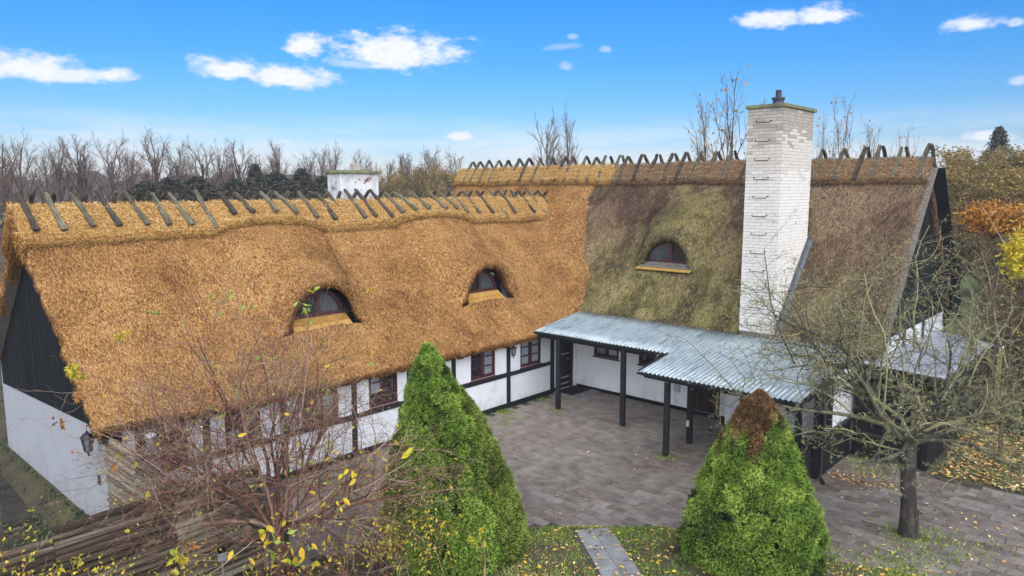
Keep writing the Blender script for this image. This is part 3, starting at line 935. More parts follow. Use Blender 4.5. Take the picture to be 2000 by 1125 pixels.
# straw ridge rolls
def ridge_roll(name, axis, a0, a1, half, thick, mat, parent, strawmat, nst, label):
    s = np.array([-1.04, -1.03, -1.0, -.93, -.8, -.6, -.4, -.2, -.08, 0, .08, .2, .4, .6, .8, .93, 1.0, 1.03, 1.04])
    al = ar(a0, a1, 0.1)
    A, Sx = np.meshgrid(al, s, indexing='ij')
    wob = 1 + 0.06 * (vnoise(A, 0, 21, 1.1) - .5)
    if axis == 'y':
        X, Y = -4 + Sx * half * wob, A
    else:
        X, Y = A, 4 + Sx * half * wob
    T = thick * np.clip(1 - np.abs(Sx / 1.04) ** 12, 0, 1) ** .6 - 0.02
    slope = 0.92 if axis == 'y' else 1.19
    Z0 = zwing(X, Y, True) if axis == 'y' else zmain(X, Y, True)
    # offset along slope normal
    nrm = math.sqrt(1 + slope ** 2)
    sg = np.sign(Sx)
    X2 = X + (T * slope / nrm * sg if axis == 'y' else 0)
    Y2 = Y + (T * slope / nrm * sg if axis == 'x' else 0)
    Z = Z0 + T / nrm + 0.02 * (1 - np.abs(Sx)) + rng.normal(0, 0.010, X.shape)
    Zc = 0.05 * (vnoise(A, Sx, 23, 2.0) - .5) + (0.26 if axis == 'y' else 0.20) * np.exp(-(Sx / .68) ** 2)
    Z = Z + Zc
    n, m = X.shape
    i, j = np.meshgrid(np.arange(n - 1), np.arange(m - 1), indexing='ij')
    b = i * m + j
    V = np.stack([X2, Y2, Z], -1).reshape(-1, 3)
    a = Acc()
    a.add(V, np.stack([b, b + m, b + m + 1, b + 1], -1).reshape(-1, 4))
    # close the two ends
    for e in (0, n - 1):
        ids = [e * m + q for q in range(m)]
        c = V[ids].copy()
        c2 = c.copy()
        c2[:, 2] -= 0.30
        vv = np.concatenate([c, c2])
        a.add(vv, [(q, q + 1, m + q + 1, m + q) for q in range(m - 1)])
    o = put(name, a.mesh(name, mat, True), parent)
    o['label'] = label
    # sticking straws
    q = rng.integers(0, len(V), nst)
    P = V[q] + np.stack([rng.normal(0, .05, nst) if axis == 'x' else rng.normal(0, .03, nst), rng.normal(0, .05, nst) if axis == 'y' else rng.normal(0, .03, nst), np.zeros(nst)], -1)
    Sq = Sx.ravel()[q]
    D = rng.normal(0, 1, (nst, 3))
    dv = np.zeros((nst, 3))
    dv[:, 0 if axis == 'y' else 1] = np.sign(Sq) * 1.0
    dv[:, 2] = -slope
    N = np.zeros((nst, 3))
    N[:, 0 if axis == 'y' else 1] = np.sign(Sq) * slope
    N[:, 2] = 1
    N /= nrm
    D = D * 0.75 + dv * 0.35
    D -= N * ((D * N).sum(1) - np.abs(rng.normal(0, .16, nst)))[:, None]
    D /= np.linalg.norm(D, axis=1)[:, None]
    D *= rng.uniform(.08, .26, nst)[:, None]
    W = np.cross(D, N + rng.normal(0, .4, (nst, 3)))
    W = W / (np.linalg.norm(W, axis=1)[:, None] + 1e-6) * rng.uniform(.004, .011, nst)[:, None]
    # base row hangs over the lower edge
    ac = Acc()
    t = np.clip(rng.random(nst) * .85 + .22 - 0.5 * (np.abs(Sq) > .85), 0, 1)
    blades(ac, P - D * .5, D, W, t)
    kind(put('ridge_straw', ac.mesh('ridge_straw', strawmat), parent), 'stuff')
    return o


ridge_roll('ridge_cap', 'y', -15.76, 3.0, 0.72, 0.15, M['ridge_new'], roof_wing, M['straw_ridge'], 30000, 'straw ridge cap in bright new straw along the wing')
ridge_roll('ridge_cap', 'x', -9.9, -0.95, 0.52, 0.16, M['ridge_new'], roof_new, M['straw_ridge'], 15000, 'bright new straw ridge cap')
ridge_roll('ridge_cap', 'x', -0.95, 9.96, 0.52, 0.15, M['ridge_old'], roof_old, M['straw_ridge_old'], 18000, 'old brown straw ridge cap')
# gable end bundle of straw hanging over the wing's end
n = 3500
X = rng.uniform(-4.8, -3.2, n)
P0 = np.stack([X, rng.uniform(-15.8, -15.68, n), 6.5 - 0.92 * np.abs(X + 4) - rng.uniform(0, .42, n)], -1)
fringe(P0, np.array([0.25, -0.3, -0.8]), n, M['straw'], roof_wing, (.08, .2))

rng = np.random.default_rng(108)
# ridge sticks, each one its own object
STK = []
for k in range(6):
    a = Acc()
    n = 8
    z = np.linspace(0, 1, n)
    bend = np.cumsum(rng.normal(0, .008, (n, 2)), 0)
    bend -= np.linspace(0, 1, n)[:, None] * bend[-1]
    w = 0.060 * (1 - 0.30 * z) * (1 + rng.normal(0, .09, n))
    h = 0.036 * (1 - 0.2 * z) * (1 + rng.normal(0, .1, n))
    V = []
    for i in range(n):
        for sx, sy in ((-1, -1), (1, -1), (1, 1), (-1, 1)):
            V.append((bend[i, 0] + sx * w[i] + rng.normal(0, .003), bend[i, 1] + sy * h[i] + rng.normal(0, .003), z[i]))
    V.append((bend[-1, 0], bend[-1, 1], 1.05))
    Fq = [(i * 4 + q, i * 4 + (q + 1) % 4, i * 4 + 4 + (q + 1) % 4, i * 4 + 4 + q) for i in range(n - 1) for q in range(4)] + [(3, 2, 1, 0)]
    tip = [((n - 1) * 4 + q, (n - 1) * 4 + (q + 1) % 4, n * 4) for q in range(4)]
    a.add(np.array(V), Fq + tip)
    STK.append(a.mesh('ridge_stick', M['stick']))


def stick(p0, p1, nrm, parent, ws=1.0):
    p0, p1 = Vector(p0), Vector(p1)
    d = p1 - p0
    L = d.length
    zc = d.normalized()
    yc = (Vector(nrm) - zc * Vector(nrm).dot(zc)).normalized()
    xc = yc.cross(zc)
    Mx = Matrix(((xc.x * ws, yc.x * ws, zc.x * L, p0.x), (xc.y * ws, yc.y * ws, zc.y * L, p0.y), (xc.z * ws, yc.z * ws, zc.z * L, p0.z), (0, 0, 0, 1)))
    put('ridge_stick', STK[rng.integers(6)], parent, Mx)


def cap_z(axis, p, q):
    """height of the straw cap at plan position (distance from ridge q, along p)"""
    half, thick, slope, bump = (.72, .15, .92, .26) if axis == 'y' else (.52, .155, 1.19, .20)
    zr_ = zwing(np.array(-4 + q), np.array(p), True) if axis == 'y' else zmain(np.array(p), np.array(4 + q), True)
    sx = q / half
    return float(zr_) + (thick if abs(sx) < 1 else 0) * math.sqrt(1 + slope ** 2) * .96 + .02 + bump * math.exp(-(sx / .68) ** 2)


def lay_stick(axis, a0, a1, q0, q1, parent, ws):
    z0 = cap_z(axis, a0, q0) + (.05 if axis == 'y' else .09)
    zm_ = cap_z(axis, (a0 + a1) / 2, 0.0) + (.03 if axis == 'y' else .06)
    v = 0.0
    for f in np.linspace(.1, .9, 9):
        v = max(v, cap_z(axis, a0, q0 * (1 - f)) + .035 - (z0 + (zm_ - z0) * f))
    z0, zm_ = z0 + v * .38, zm_ + v * .28
    z1 = z0 + (zm_ - z0) * (q1 - q0) / (0 - q0)
    if axis == 'y':
        stick((-4 + q0, a0, z0), (-4 + q1, a1, z1), (.67 * np.sign(q0), 0, .74), parent, ws)
    else:
        stick((a0, 4 + q0, z0), (a1, 4 + q1, z1), (0, .77 * np.sign(q0), .64), parent, ws)


WY = [-15.46, -14.9, -14.28, -13.71, -13.04, -12.54, -11.97, -11.35, -10.78, -10.18, -9.54, -8.91, -8.23, -7.61, -7.09, -6.52, -6.05, -5.46, -4.99, -4.42, -3.84, -3.09, -2.5, -2.02, -1.4, -0.73, -0.01, 0.48, 1.16, 1.62, 2.35, 2.9]
for y in WY:
    y0 = y + .02
    ln = rng.normal(-0.16, .07)
    up = rng.uniform(.06, .15)
    lay_stick('y', y0, y0 + ln, .69 + rng.normal(0, .03), -up, roof_wing, rng.uniform(.95, 1.2))
    lay_stick('y', y0 + .10 + rng.normal(0, .04), y0 + .12 + rng.normal(0, .04), -.68, up * .8, roof_wing, rng.uniform(.9, 1.1))
MX = [-9.31, -8.84, -8.24, -7.65, -7.01, -6.36, -5.76, -5.08, -4.46, -3.84, -3.33, -2.69, -2.15, -1.63, -1.02, -0.66, 0.04, 0.63, 1.35, 1.86, 2.42, 3.13, 3.69, 4.33, 4.95, 5.6, 6.76, 7.4, 8.01, 8.51, 9.12, 9.8]
for x in MX:
    old = x > -0.95
    par = roof_old if old else roof_new
    up = rng.uniform(.04, .09)
    lay_stick('x', x, x + rng.normal(0.02, .05), -.56, up, par, rng.uniform(1.0, 1.3))
    lay_stick('x', x + .20, x + .16 + rng.normal(0, .04), .55, -up * .8, par, rng.uniform(.95, 1.2))


# ---- walls of the wing, with real openings
def wall_y(name, x0, x1, ya, yb, za, zb, openings, mat, parent):
    """wall lying along Y between x0..x1 with rectangular openings (y0,y1,z0,z1)"""
    a = Acc()
    ys = sorted(set([ya, yb] + [o[0] for o in openings] + [o[1] for o in openings]))
    for p, q in zip(ys[:-1], ys[1:]):
        mid = (p + q) / 2
        op = [o for o in openings if o[0] < mid < o[1]]
        if not op:
            box(a, (x0, p, za), (x1, q, zb))
        else:
            o = op[0]
            if o[2] > za:
                box(a, (x0, p, za), (x1, q, o[2]))
            if o[3] < zb:
                box(a, (x0, p, o[3]), (x1, q, zb))
    return put(name, a.mesh(name, mat), parent)


def wall_x(name, y0, y1, xa, xb, za, zb, openings, mat, parent):
    a = Acc()
    xs = sorted(set([xa, xb] + [o[0] for o in openings] + [o[1] for o in openings]))
    for p, q in zip(xs[:-1], xs[1:]):
        mid = (p + q) / 2
        op = [o for o in openings if o[0] < mid < o[1]]
        if not op:
            box(a, (p, y0, za), (q, y1, zb))
        else:
            o = op[0]
            if o[2] > za:
                box(a, (p, y0, za), (q, y1, o[2]))
            if o[3] < zb:
                box(a, (p, y0, o[3]), (q, y1, zb))
    return put(name, a.mesh(name, mat), parent)


WIN_W = [(-14.86, -13.78), (-12.94, -12.07), (-10.98, -9.93), (-8.96, -8.0), (-7.1, -6.2), (-5.18, -4.11), (-2.92, -1.88)]
ZS, ZT = 1.18, 2.20
ops = [(a_, b_, ZS, ZT) for a_, b_ in WIN_W] + [(-1.02, -0.12, 0.0, 2.05)]
wall_y('wall', -0.30, 0.0, -15.30, 0.0, -0.7, 2.42, ops, M['plaster'], house)
# dark room behind, so that openings read as interior
boxm('wall', (-8.1, -15.25, -0.5), (-7.8, 8.0, 2.4), M['plaster'], house)


def window(parent, c, ux, n, w, h, cols, rows, fw=0.055, pale=0.5, mat=None, sill=True):
    """casement window: c = lower left corner on the outer wall face, ux = direction of the width, n = outward"""
    ux, n = np.array(ux, float), np.array(n, float)
    c = np.array(c, float)
    uz = np.array([0, 0, 1.0])
    mat = mat or M['redwood']
    a = Acc()

    def pc(x0, x1, z0, z1, d0, d1):
        p = [c + ux * x + uz * z + n * d for x in (x0, x1) for z in (z0, z1) for d in (d0, d1)]
        P = np.array(p)
        a.add(P[[0, 4, 5, 1, 2, 6, 7, 3]], BOXF)
    D0, D1_ = -0.10, -0.01
    pc(0, w, 0, fw, D0, D1_)
    pc(0, w, h - fw, h, D0, D1_)
    pc(0, fw, fw, h - fw, D0, D1_)
    pc(w - fw, w, fw, h - fw, D0, D1_)
    cw = (w - 2 * fw) / cols
    for k in range(1, cols):
        pc(fw + k * cw - .045, fw + k * cw + .045, fw, h - fw, D0, D1_ - .004)
    o = None
    glz = []
    for k in range(cols):
        xa, xb = fw + k * cw, fw + (k + 1) * cw
        # sash
        s = 0.035
        pc(xa + (0.045 if k else 0), xa + (0.045 if k else 0) + s, fw, h - fw, -.085, -.022)
        pc(xb - s - (0.045 if k < cols - 1 else 0), xb - (0.045 if k < cols - 1 else 0), fw, h - fw, -.085, -.022)
        rh = (h - 2 * fw) / rows
        for r in range(rows + 1):
            zc_ = fw + r * rh
            lo, hi = max(fw, zc_ - .018), min(h - fw, zc_ + .018)
            if r in (0, rows):
                lo, hi = (fw, fw + .04) if r == 0 else (h - fw - .04, h - fw)
            pc(xa, xb, lo, hi, -.083, -.024)
        for r in range(rows):
            glz.append((xa + .02, xb - .02, fw + r * rh + .01, fw + (r + 1) * rh - .01, k))
    if sill:
        pc(-.03, w + .03, -.045, -.004, -.12, .05)
    o = put('window', a.mesh('window', mat), parent)
    for (x0, x1, z0, z1, k) in glz:
        g = Acc()
        P = [c + ux * x + uz * z + n * (-.055) for x, z in ((x0, z0), (x1, z0), (x1, z1), (x0, z1))]
        P2 = [p - n * .012 for p in P]
        g.add(np.array(P + P2), BOXF)
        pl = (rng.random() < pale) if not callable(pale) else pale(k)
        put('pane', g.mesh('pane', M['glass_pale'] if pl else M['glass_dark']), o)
    return o


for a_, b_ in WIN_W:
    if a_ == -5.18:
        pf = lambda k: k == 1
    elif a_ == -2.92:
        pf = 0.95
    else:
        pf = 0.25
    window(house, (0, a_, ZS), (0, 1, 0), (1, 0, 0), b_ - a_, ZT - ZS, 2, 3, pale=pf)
# timber frame, proud of the plaster
BK = M['black']
for y, w in ((-1.30, .17), (-3.50, .17), (-5.90, .16), (-7.57, .2), (-9.43, .16), (-11.50, .16), (-13.36, .17)):
    o = bar('timber_post', (0.008, y + rng.normal(0, .012), 0.14), (0.008, y, 2.35), w, .05, BK, house, up=(1, 0, 0), j=.008)
PY = [-15.3, -13.36, -11.5, -9.43, -7.57, -5.9, -3.5, -1.3]
for p, q in zip(PY[:-1], PY[1:]):
    bar('timber_rail', (0.004, p + .08, 1.075), (0.004, q - .08, 1.075), .05, .14, BK, house, j=.008)
boxm('plinth', (-.02, -15.3, -.3), (.045, -1.02, .14), M['tarboard'], house, bev=.01)
# front door in the end of the wing wall
door = boxm('door', (-.14, -0.98, 0.03), (-.09, -0.17, 2.02), M['black'], house)
da_ = Acc()
for y0, y1, z0, z1 in ((-1.02, -.98, 0, 2.05), (-.17, -.12, 0, 2.05), (-.98, -.17, 2.0, 2.05)):
    box(da_, (-.2, y0, z0), (.012, y1, z1))
put('door_frame', da_.mesh('door_frame', M['redwood']), door)
for z in (.16, .38, 1.22, 1.72):  # pale strips stand in for light reflected on the door moulding
    boxm('door_glint', (-.088, -.90, z), (-.07, -.25, z + .035), M['greyplastic'], door)
boxm('door_pane', (-.088, -.88, 1.76), (-.08, -.27, 1.93), M['glass_dark'], door)
h_ = Acc()
tube(h_, [(-.07, -.30, 1.05), (-.03, -.30, 1.05), (-.03, -.42, 1.05)], .013, 6)
put('handle', h_.mesh('handle', M['galv']), door)
boxm('doorstep', (0.0, -1.25, -.02), (1.15, -.02, .035), M['slab'], house, bev=.01)

# ---- gable of the wing: white below, tarred boards above
boxm('gable_wall', (-8.05, -15.36, -1.0), (0.0, -15.1, 2.35), M['plaster_shaded'], house)
gab = put('gable', (lambda a: (a.add([(-8.2, -15.34, 1.9), (0.18, -15.34, 2.2), (0.18, -15.34, 2.25), (-4, -15.34, 6.1), (-8.2, -15.34, 2.25),
                                      (-8.2, -15.2, 1.9), (0.18, -15.2, 2.2), (0.18, -15.2, 2.25), (-4, -15.2, 6.1), (-8.2, -15.2, 2.25)],
                                     [(4, 3, 2, 1, 0), (5, 6, 7, 8, 9), (0, 1, 6, 5), (1, 2, 7, 6), (2, 3, 8, 7), (3, 4, 9, 8), (4, 0, 5, 9)]), a.mesh('gable', M['tarboard']))[1])(Acc()), house)
nb = 56
for k in range(nb):
    x0 = -7.9 + k * (8.02 / nb)
    x1 = x0 + 8.02 / nb - .012
    zb_ = 2.13 + (x0) * 0.052
    xm = (x0 + x1) / 2
    zt_ = 6.42 - 0.916 * abs(xm + 4) - 0.36
    if zt_ - zb_ < .1:
        continue
    a = Acc()
    sl = 0.916 * (1 if xm < -4 else -1)
    dz = sl * (x1 - x0) / 2
    V = [(x0, -15.375, zb_), (x1, -15.375, zb_), (x1, -15.345, zb_), (x0, -15.345, zb_), (x0, -15.375, zt_ - dz), (x1, -15.375, zt_ + dz), (x1, -15.345, zt_ + dz), (x0, -15.345, zt_ - dz)]
    a.add(V, BOXF)
    put('gable_board', a.mesh('gable_board', M['tarboard']), gab)
# barge boards under the verge
for s in (1, -1):
    bar('barge_board', (-4 + s * 0.05, -15.50, 5.98), (-4 + s * 4.35, -15.50, 2.05), .05, .26, M['greywood'] if s < 0 else M['black'], house, up=(0, 1, 0))

# ---- walls of the main range
WIN_M = [(0.83, 1.87), (2.66, 3.62)]
ops = [(a_, b_, 1.24, 1.80) for a_, b_ in WIN_M] + [(4.66, 5.60, 0.09, 2.02)]
wall_x('wall', 0.0, 0.3, 0.0, 5.95, -0.1, 2.75, ops, M['plaster'], house)
for a_, b_ in WIN_M:
    window(house, (a_, 0, 1.24), (1, 0, 0), (0, -1, 0), b_ - a_, .56, 2, 1, fw=.07, pale=.8)
boxm('plinth', (.12, -.045, -.05), (4.62, .02, .10), M['tarboard'], house, bev=.008)
boxm('plinth', (5.62, -.045, -.05), (5.948, .02, .10), M['tarboard'], house, bev=.008)
d2 = boxm('back_door', (4.66, .03, .09), (5.60, .08, 2.02), M['browndoor'], house)
for k in range(8):
    x0 = 4.67 + k * .116
    boxm('door_board', (x0, .012, .10), (x0 + .108, .029, 2.0), M['browndoor'], d2)
boxm('threshold', (4.6, -.12, -.02), (5.66, .03, .088), M['tarboard'], house, bev=.01)
boxm('pilaster', (0.0, -.07, -.05), (.10, -.001, 2.6), M['plaster'], house)
# right hand block under the chimney
wall_x('wall', -0.36, 0.3, 5.952, 9.50, -0.1, 2.45, [(6.40, 7.0, 0.25, 1.35)], M['plaster'], house)
window(house, (6.40, -0.36, 0.25), (1, 0, 0), (0, -1, 0), .6, 1.1, 1, 2, fw=.05, pale=0)
boxm('plinth', (7.05, -.405, -.05), (9.44, -.362, .13), M['tarboard'], house, bev=.008)

# ---- right gable of the main range
GX = 9.84
gw = boxm('gable_wall', (GX - .2, -.30, -.1), (GX, 8.1, 2.35), M['plaster'], house)
boxm('gable_wall', (GX - .2, .45, 2.352), (GX, 7.55, 3.09), M['plaster'], house)
g2 = put('gable', (lambda a: (a.add([(GX - .02, .45, 3.1), (GX - .02, 7.55, 3.1), (GX - .02, 4, 7.2), (GX - .2, .55, 3.1), (GX - .2, 7.45, 3.1), (GX - .2, 4, 7.2)],
                                    [(0, 1, 2), (5, 4, 3), (0, 3, 4, 1), (1, 4, 5, 2), (2, 5, 3, 0)]), a.mesh('gable', M['tarboard']))[1])(Acc()), house)
for k in range(44):
    y0 = -.1 + k * (8.2 / 44)
    y1 = y0 + 8.2 / 44 - .014
    ym = (y0 + y1) / 2
    zt_ = 7.8 - 1.19 * abs(ym - 4) - .42
    if zt_ < 3.3:
        continue
    sl = 1.19 * (1 if ym < 4 else -1)
    dz = sl * (y1 - y0) / 2
    a = Acc()
    V = [(GX - .016, y0, 3.06), (GX + .012, y0, 3.06), (GX + .012, y1, 3.06), (GX - .016, y1, 3.06), (GX - .016, y0, zt_ - dz), (GX + .012, y0, zt_ - dz), (GX + .012, y1, zt_ + dz), (GX - .016, y1, zt_ + dz)]
    a.add(V, BOXF)
    put('gable_board', a.mesh('gable_board', M['tarboard']), g2)
for s in (1, -1):
    bar('barge_board', (10.03, 4 - s * .02, 7.60), (10.03, 4 - s * 4.2, 7.60 - 4.97), .05, .26 if s > 0 else .60, M['greywood'] if s > 0 else M['black'], house, up=(1, 0, 0))
bar('timber_rail', (GX + .06, .9, 3.75), (GX + .06, 7.1, 3.75), .16, .22, M['black'], house)
bar('timber_rail', (GX + .06, .3, 3.05), (GX + .06, 7.7, 3.05), .14, .16, M['black'], house)
for y in (.1, 2.9, 5.0, 7.9):
    bar('timber_post', (GX + .012, y, 0), (GX + .012, y, 3.0), .16, .06, M['black'], house, up=(1, 0, 0))
# first floor ledge in the gable shadow
boxm('gable_ledge', (GX + .014, 1.1, 3.9), (GX + .30, 6.9, 4.02), M['black'], house)
# far end and rear walls close the volume
boxm('wall', (-9.5, 0.3, -.1), (-9.3, 8.0, 2.4), M['plaster'], house)
boxm('wall', (-9.3, 7.9, -.1), (9.3, 8.1, 2.6), M['plaster'], house)
put('gable', (lambda a: (a.add([(-9.5, .4, 2.9), (-9.5, 7.6, 2.9), (-9.5, 4, 7.2), (-9.35, .4, 2.9), (-9.35, 7.6, 2.9), (-9.35, 4, 7.2)],
                               [(0, 2, 1), (5, 3, 4), (0, 1, 4, 3), (1, 2, 5, 4), (2, 0, 3, 5)]), a.mesh('gable', M['tarboard']))[1])(Acc()), house)


# ---- eyebrow windows
def eyebrow(cpos, ux, n, sillz, half, hgt, apron, apron_mat, last_mat, roofpar, split, label=None):
    """arched window; cpos = centre of the sill on the window plane"""
    c, ux, n = np.array(cpos, float), np.array(ux, float), np.array(n, float)
    uz = np.array([0, 0, 1.0])
    K = 18
    th = np.linspace(0, PI, K)
    arch = lambda hw, hh: np.stack([-np.cos(th) * hw, np.sin(th) ** .92 * hh], -1)
    # backing wall fills the rest of the opening, behind the frame
    a = Acc()
    o2 = arch(half + (.22 if n[0] == 0 else .42), hgt + .22)
    V = np.concatenate([[c + ux * p[0] + uz * (p[1] - .25) - n * .12 for p in o2], [c + ux * p[0] + uz * (p[1] - .25) - n * .16 for p in o2]])
    a.add(V, [tuple(range(K))[::-1], tuple(range(K, 2 * K))] + [(q, q + 1, K + q + 1, K + q) for q in range(K - 1)])
    w = put('eyebrow_window', None, house) if False else None
    # frame ring
    f = Acc()
    oo, ii = arch(half, hgt), arch(half - .09, hgt - .09)
    V = []
    for P, d in ((oo, 0.02), (ii, 0.02), (oo, -.07), (ii, -.07)):
        V += [c + ux * p[0] + uz * p[1] + n * d for p in P]
    Fq = []
    for q in range(K - 1):
        Fq += [(q, q + 1, K + q + 1, K + q), (2 * K + q, 3 * K + q, 3 * K + q + 1, 2 * K + q + 1), (q, 2 * K + q, 2 * K + q + 1, q + 1), (K + q, K + q + 1, 3 * K + q + 1, 3 * K + q)]
    f.add(np.array(V), Fq)

    def bx(x0, x1, z0, z1, d0, d1, acc):
        P = np.array([c + ux * x + uz * z + n * d for x in (x0, x1) for z in (z0, z1) for d in (d0, d1)])
        acc.add(P[[0, 4, 5, 1, 2, 6, 7, 3]], BOXF)
    bx(-half, half, -.02, .08, -.07, .035, f)
    for s in split:
        zt_ = math.sin(math.acos(max(-1, min(1, s / half)))) ** .85 * hgt - .04
        bx(s - .05, s + .05, .08, zt_, -.065, .028, f)
    w = put('eyebrow_window', f.mesh('eyebrow_window', M['redwood']), house)
    put('backing', a.mesh('backing', M['tarboard']), w)
    # panes
    ed = [-half + .05] + list(split) + [half - .05]
    for q in range(len(ed) - 1):
        xs = np.linspace(ed[q] + .03, ed[q + 1] - .03, 9)
        hi = np.maximum(.09, np.sin(np.arccos(np.clip(xs / half, -1, 1))) ** .85 * hgt - .06)
        g = Acc()
        V = [c + ux * x + uz * .07 - n * .03 for x in xs] + [c + ux * x + uz * z - n * .03 for x, z in zip(xs, hi)]
        V += [p - n * .012 for p in V]
        m_ = len(xs)
        Fq = [(k, k + 1, m_ + k + 1, m_ + k) for k in range(m_ - 1)] + [(2 * m_ + k, 3 * m_ + k, 3 * m_ + k + 1, 2 * m_ + k + 1) for k in range(m_ - 1)]
        g.add(np.array(V), Fq)
        put('pane', g.mesh('pane', M['glass_mid'] if (q + (1 if n[1] == 0 else 0)) % 2 == 0 else M['glass_dark']), w)
    # sloping apron of overlapping boards down the roof pitch
    pitch = apron[0]
    down = n * math.cos(pitch) - uz * math.sin(pitch)
    nrm = n * math.sin(pitch) + uz * math.cos(pitch)
    for k in range(apron[1]):
        a = Acc()
        s0 = 0.03 + k * apron[2]
        st = c - uz * .03 + down * s0 + nrm * (.05 - .008 * k)
        wl = half + .03 + .05 * k + rng.normal(0, .02)
        P = np.array([st + ux * x * wl + down * d + nrm * z for x in (-1, 1) for d in (0, apron[2] + .03) for z in (-.03 + 0, .0)])
        P[[1, 5]] += nrm * .0
        P[[3, 7]] += nrm * .022
        P[[2, 6]] += nrm * .022
        a.add(P[[0, 4, 6, 2, 1, 5, 7, 3]], BOXF)
        put('apron_board', a.mesh('apron_board', last_mat if k == apron[1] - 1 else apron_mat), w)
    return w


eyebrow((-1.14, D1, 3.66), (0, 1, 0), (1, 0, 0), 3.66, .80, .72, (math.radians(40), 4, .19), M['yellowwood'], M['yellowwood'], roof_wing, (0.05,))
eyebrow((-1.14, D2, 3.68), (0, 1, 0), (1, 0, 0), 3.68, .74, .70, (math.radians(40), 4, .19), M['yellowwood'], M['yellowwood'], roof_wing, (-0.05,))
eyebrow((D3, 1.44, 4.52), (1, 0, 0), (0, -1, 0), 4.5, .90, .74, (math.radians(27), 3, .155), M['greywood'], M['yellowwood'], roof_old, (0.05,))


# ---- chimneys (parts of the house)
CX0, CX1, CY0, CY1, CZ0, CZ1 = 6.24, 7.27, -0.27, 1.92, 2.3, 9.22
chim = boxm('chimney', (CX0 + .02, CY0 + .02, CZ0), (CX1 - .02, CY1 - .02, CZ1), M['mortar'], house)
chim['label'] = 'tall white painted brick chimney with iron rungs'
CH, BL = 0.0905, 0.335
bm_ = {}


def brick_mesh(l, axis):
    key = (round(l, 3), axis)
    if key not in bm_:
        a = Acc()
        if axis == 'x':
            box(a, (-l / 2, -.012, -CH / 2 + .0035), (l / 2, .03, CH / 2 - .0035), j=.001)
        else:
            box(a, (-.03, -l / 2, -CH / 2 + .0035), (.012, l / 2, CH / 2 - .0035), j=.001)
        me = a.mesh('brick', M['brick'])
        bm_[key] = ((me, a.mesh('brick', M['brick_mid']), a.mesh('brick', M['brick_dark'])), np.concatenate(a.V))
    return bm_[key]


nc = int((CZ1 - 2.85) / CH)
sides3 = [Acc(), Acc(), Acc()]


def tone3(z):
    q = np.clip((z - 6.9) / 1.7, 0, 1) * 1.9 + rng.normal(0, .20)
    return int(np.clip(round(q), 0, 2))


nobj = 0
for c in range(nc):
    z = CZ1 - CH * (c + .5)
    L = CX1 - CX0
    off = (c % 2) * BL / 2
    x = -off
    while x < L - .02:
        xa, xb = max(0, x), min(L, x + BL)
        x += BL
        if xb - xa < .06:
            continue
        l = xb - xa - .007
        dk = tone3(z)
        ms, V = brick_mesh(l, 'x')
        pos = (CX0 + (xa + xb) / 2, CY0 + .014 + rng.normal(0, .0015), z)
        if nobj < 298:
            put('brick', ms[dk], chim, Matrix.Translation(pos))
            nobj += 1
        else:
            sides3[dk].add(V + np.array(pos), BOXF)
    L = CY1 - CY0
    for (xx, flip) in ((CX1 - .014, 1), (CX0 + .014, -1)):
        x = -off
        while x < L - .02:
            xa, xb = max(0, x), min(L, x + BL)
            x += BL
            if xb - xa < .06:
                continue
            dk = tone3(z - .15)
            _, V = brick_mesh(xb - xa - .007, 'y')
            sides3[dk].add(V * np.array([flip, 1, 1]) + np.array([xx + rng.normal(0, .0015), CY0 + (xa + xb) / 2, z]), BOXF)
    # rear face in plain courses
    sides3[0].add(np.array([(CX0 + .01, CY1 - .03, z - .04), (CX1 - .01, CY1 - .03, z - .04), (CX1 - .01, CY1, z - .04), (CX0 + .01, CY1, z - .04),
                         (CX0 + .01, CY1 - .03, z + .04), (CX1 - .01, CY1 - .03, z + .04), (CX1 - .01, CY1, z + .04), (CX0 + .01, CY1, z + .04)]), BOXF)
for ac_, mn_ in zip(sides3, ('brick', 'brick_mid', 'brick_dark')):
    kind(put('brickwork', ac_.mesh('brickwork', M[mn_]), chim), 'stuff')
boxm('chimney_cap', (CX0 - .06, CY0 - .06, CZ1 + .002), (CX1 + .06, CY1 + .06, CZ1 + .10), M['capstone'], chim, bev=.012)
a = Acc()
lathe(a, (6.72, .62, CZ1 + .09), [(.19, 0), (.18, .02), (.145, .20), (.18, .21), (.18, .27), (.13, .28), (.08, .285), (.08, .48), (.065, .48)], 16)
put('chimney_pot', a.mesh('chimney_pot', M['pot'], False), chim)
for k in range(12):
    z = 8.82 - k * .52
    a = Acc()
    tube(a, [(6.52, CY0 + .02, z + .05), (6.52, CY0 - .10, z + .05), (6.54, CY0 - .12, z), (6.92, CY0 - .12, z + .0), (6.94, CY0 - .10, z + .05), (6.94, CY0 + .02, z + .05)], .012, 6)
    put('rung', a.mesh('rung', M['iron']), chim)
# zinc flashing up the right side, following the thatch
a = Acc()
yy = np.linspace(-.15, CY1 + .12, 14)
zz = zroof(np.full_like(yy, CX1 + .1), yy, False)
V = []
for y, z in zip(yy, zz):
    V += [(CX1 + .006, y, z + .26), (CX1 + .03, y, z + .05), (CX1 + .13, y, z + .035), (CX1 + .13, y, z - .02)]
a.add(np.array(V), [(i * 4 + q, i * 4 + 4 + q, i * 4 + 5 + q, i * 4 + 1 + q) for i in range(13) for q in range(3)])
fl = put('flashing', a.mesh('flashing', M['zinc']), chim)
fl.modifiers.new('solidify', 'SOLIDIFY').thickness = .012

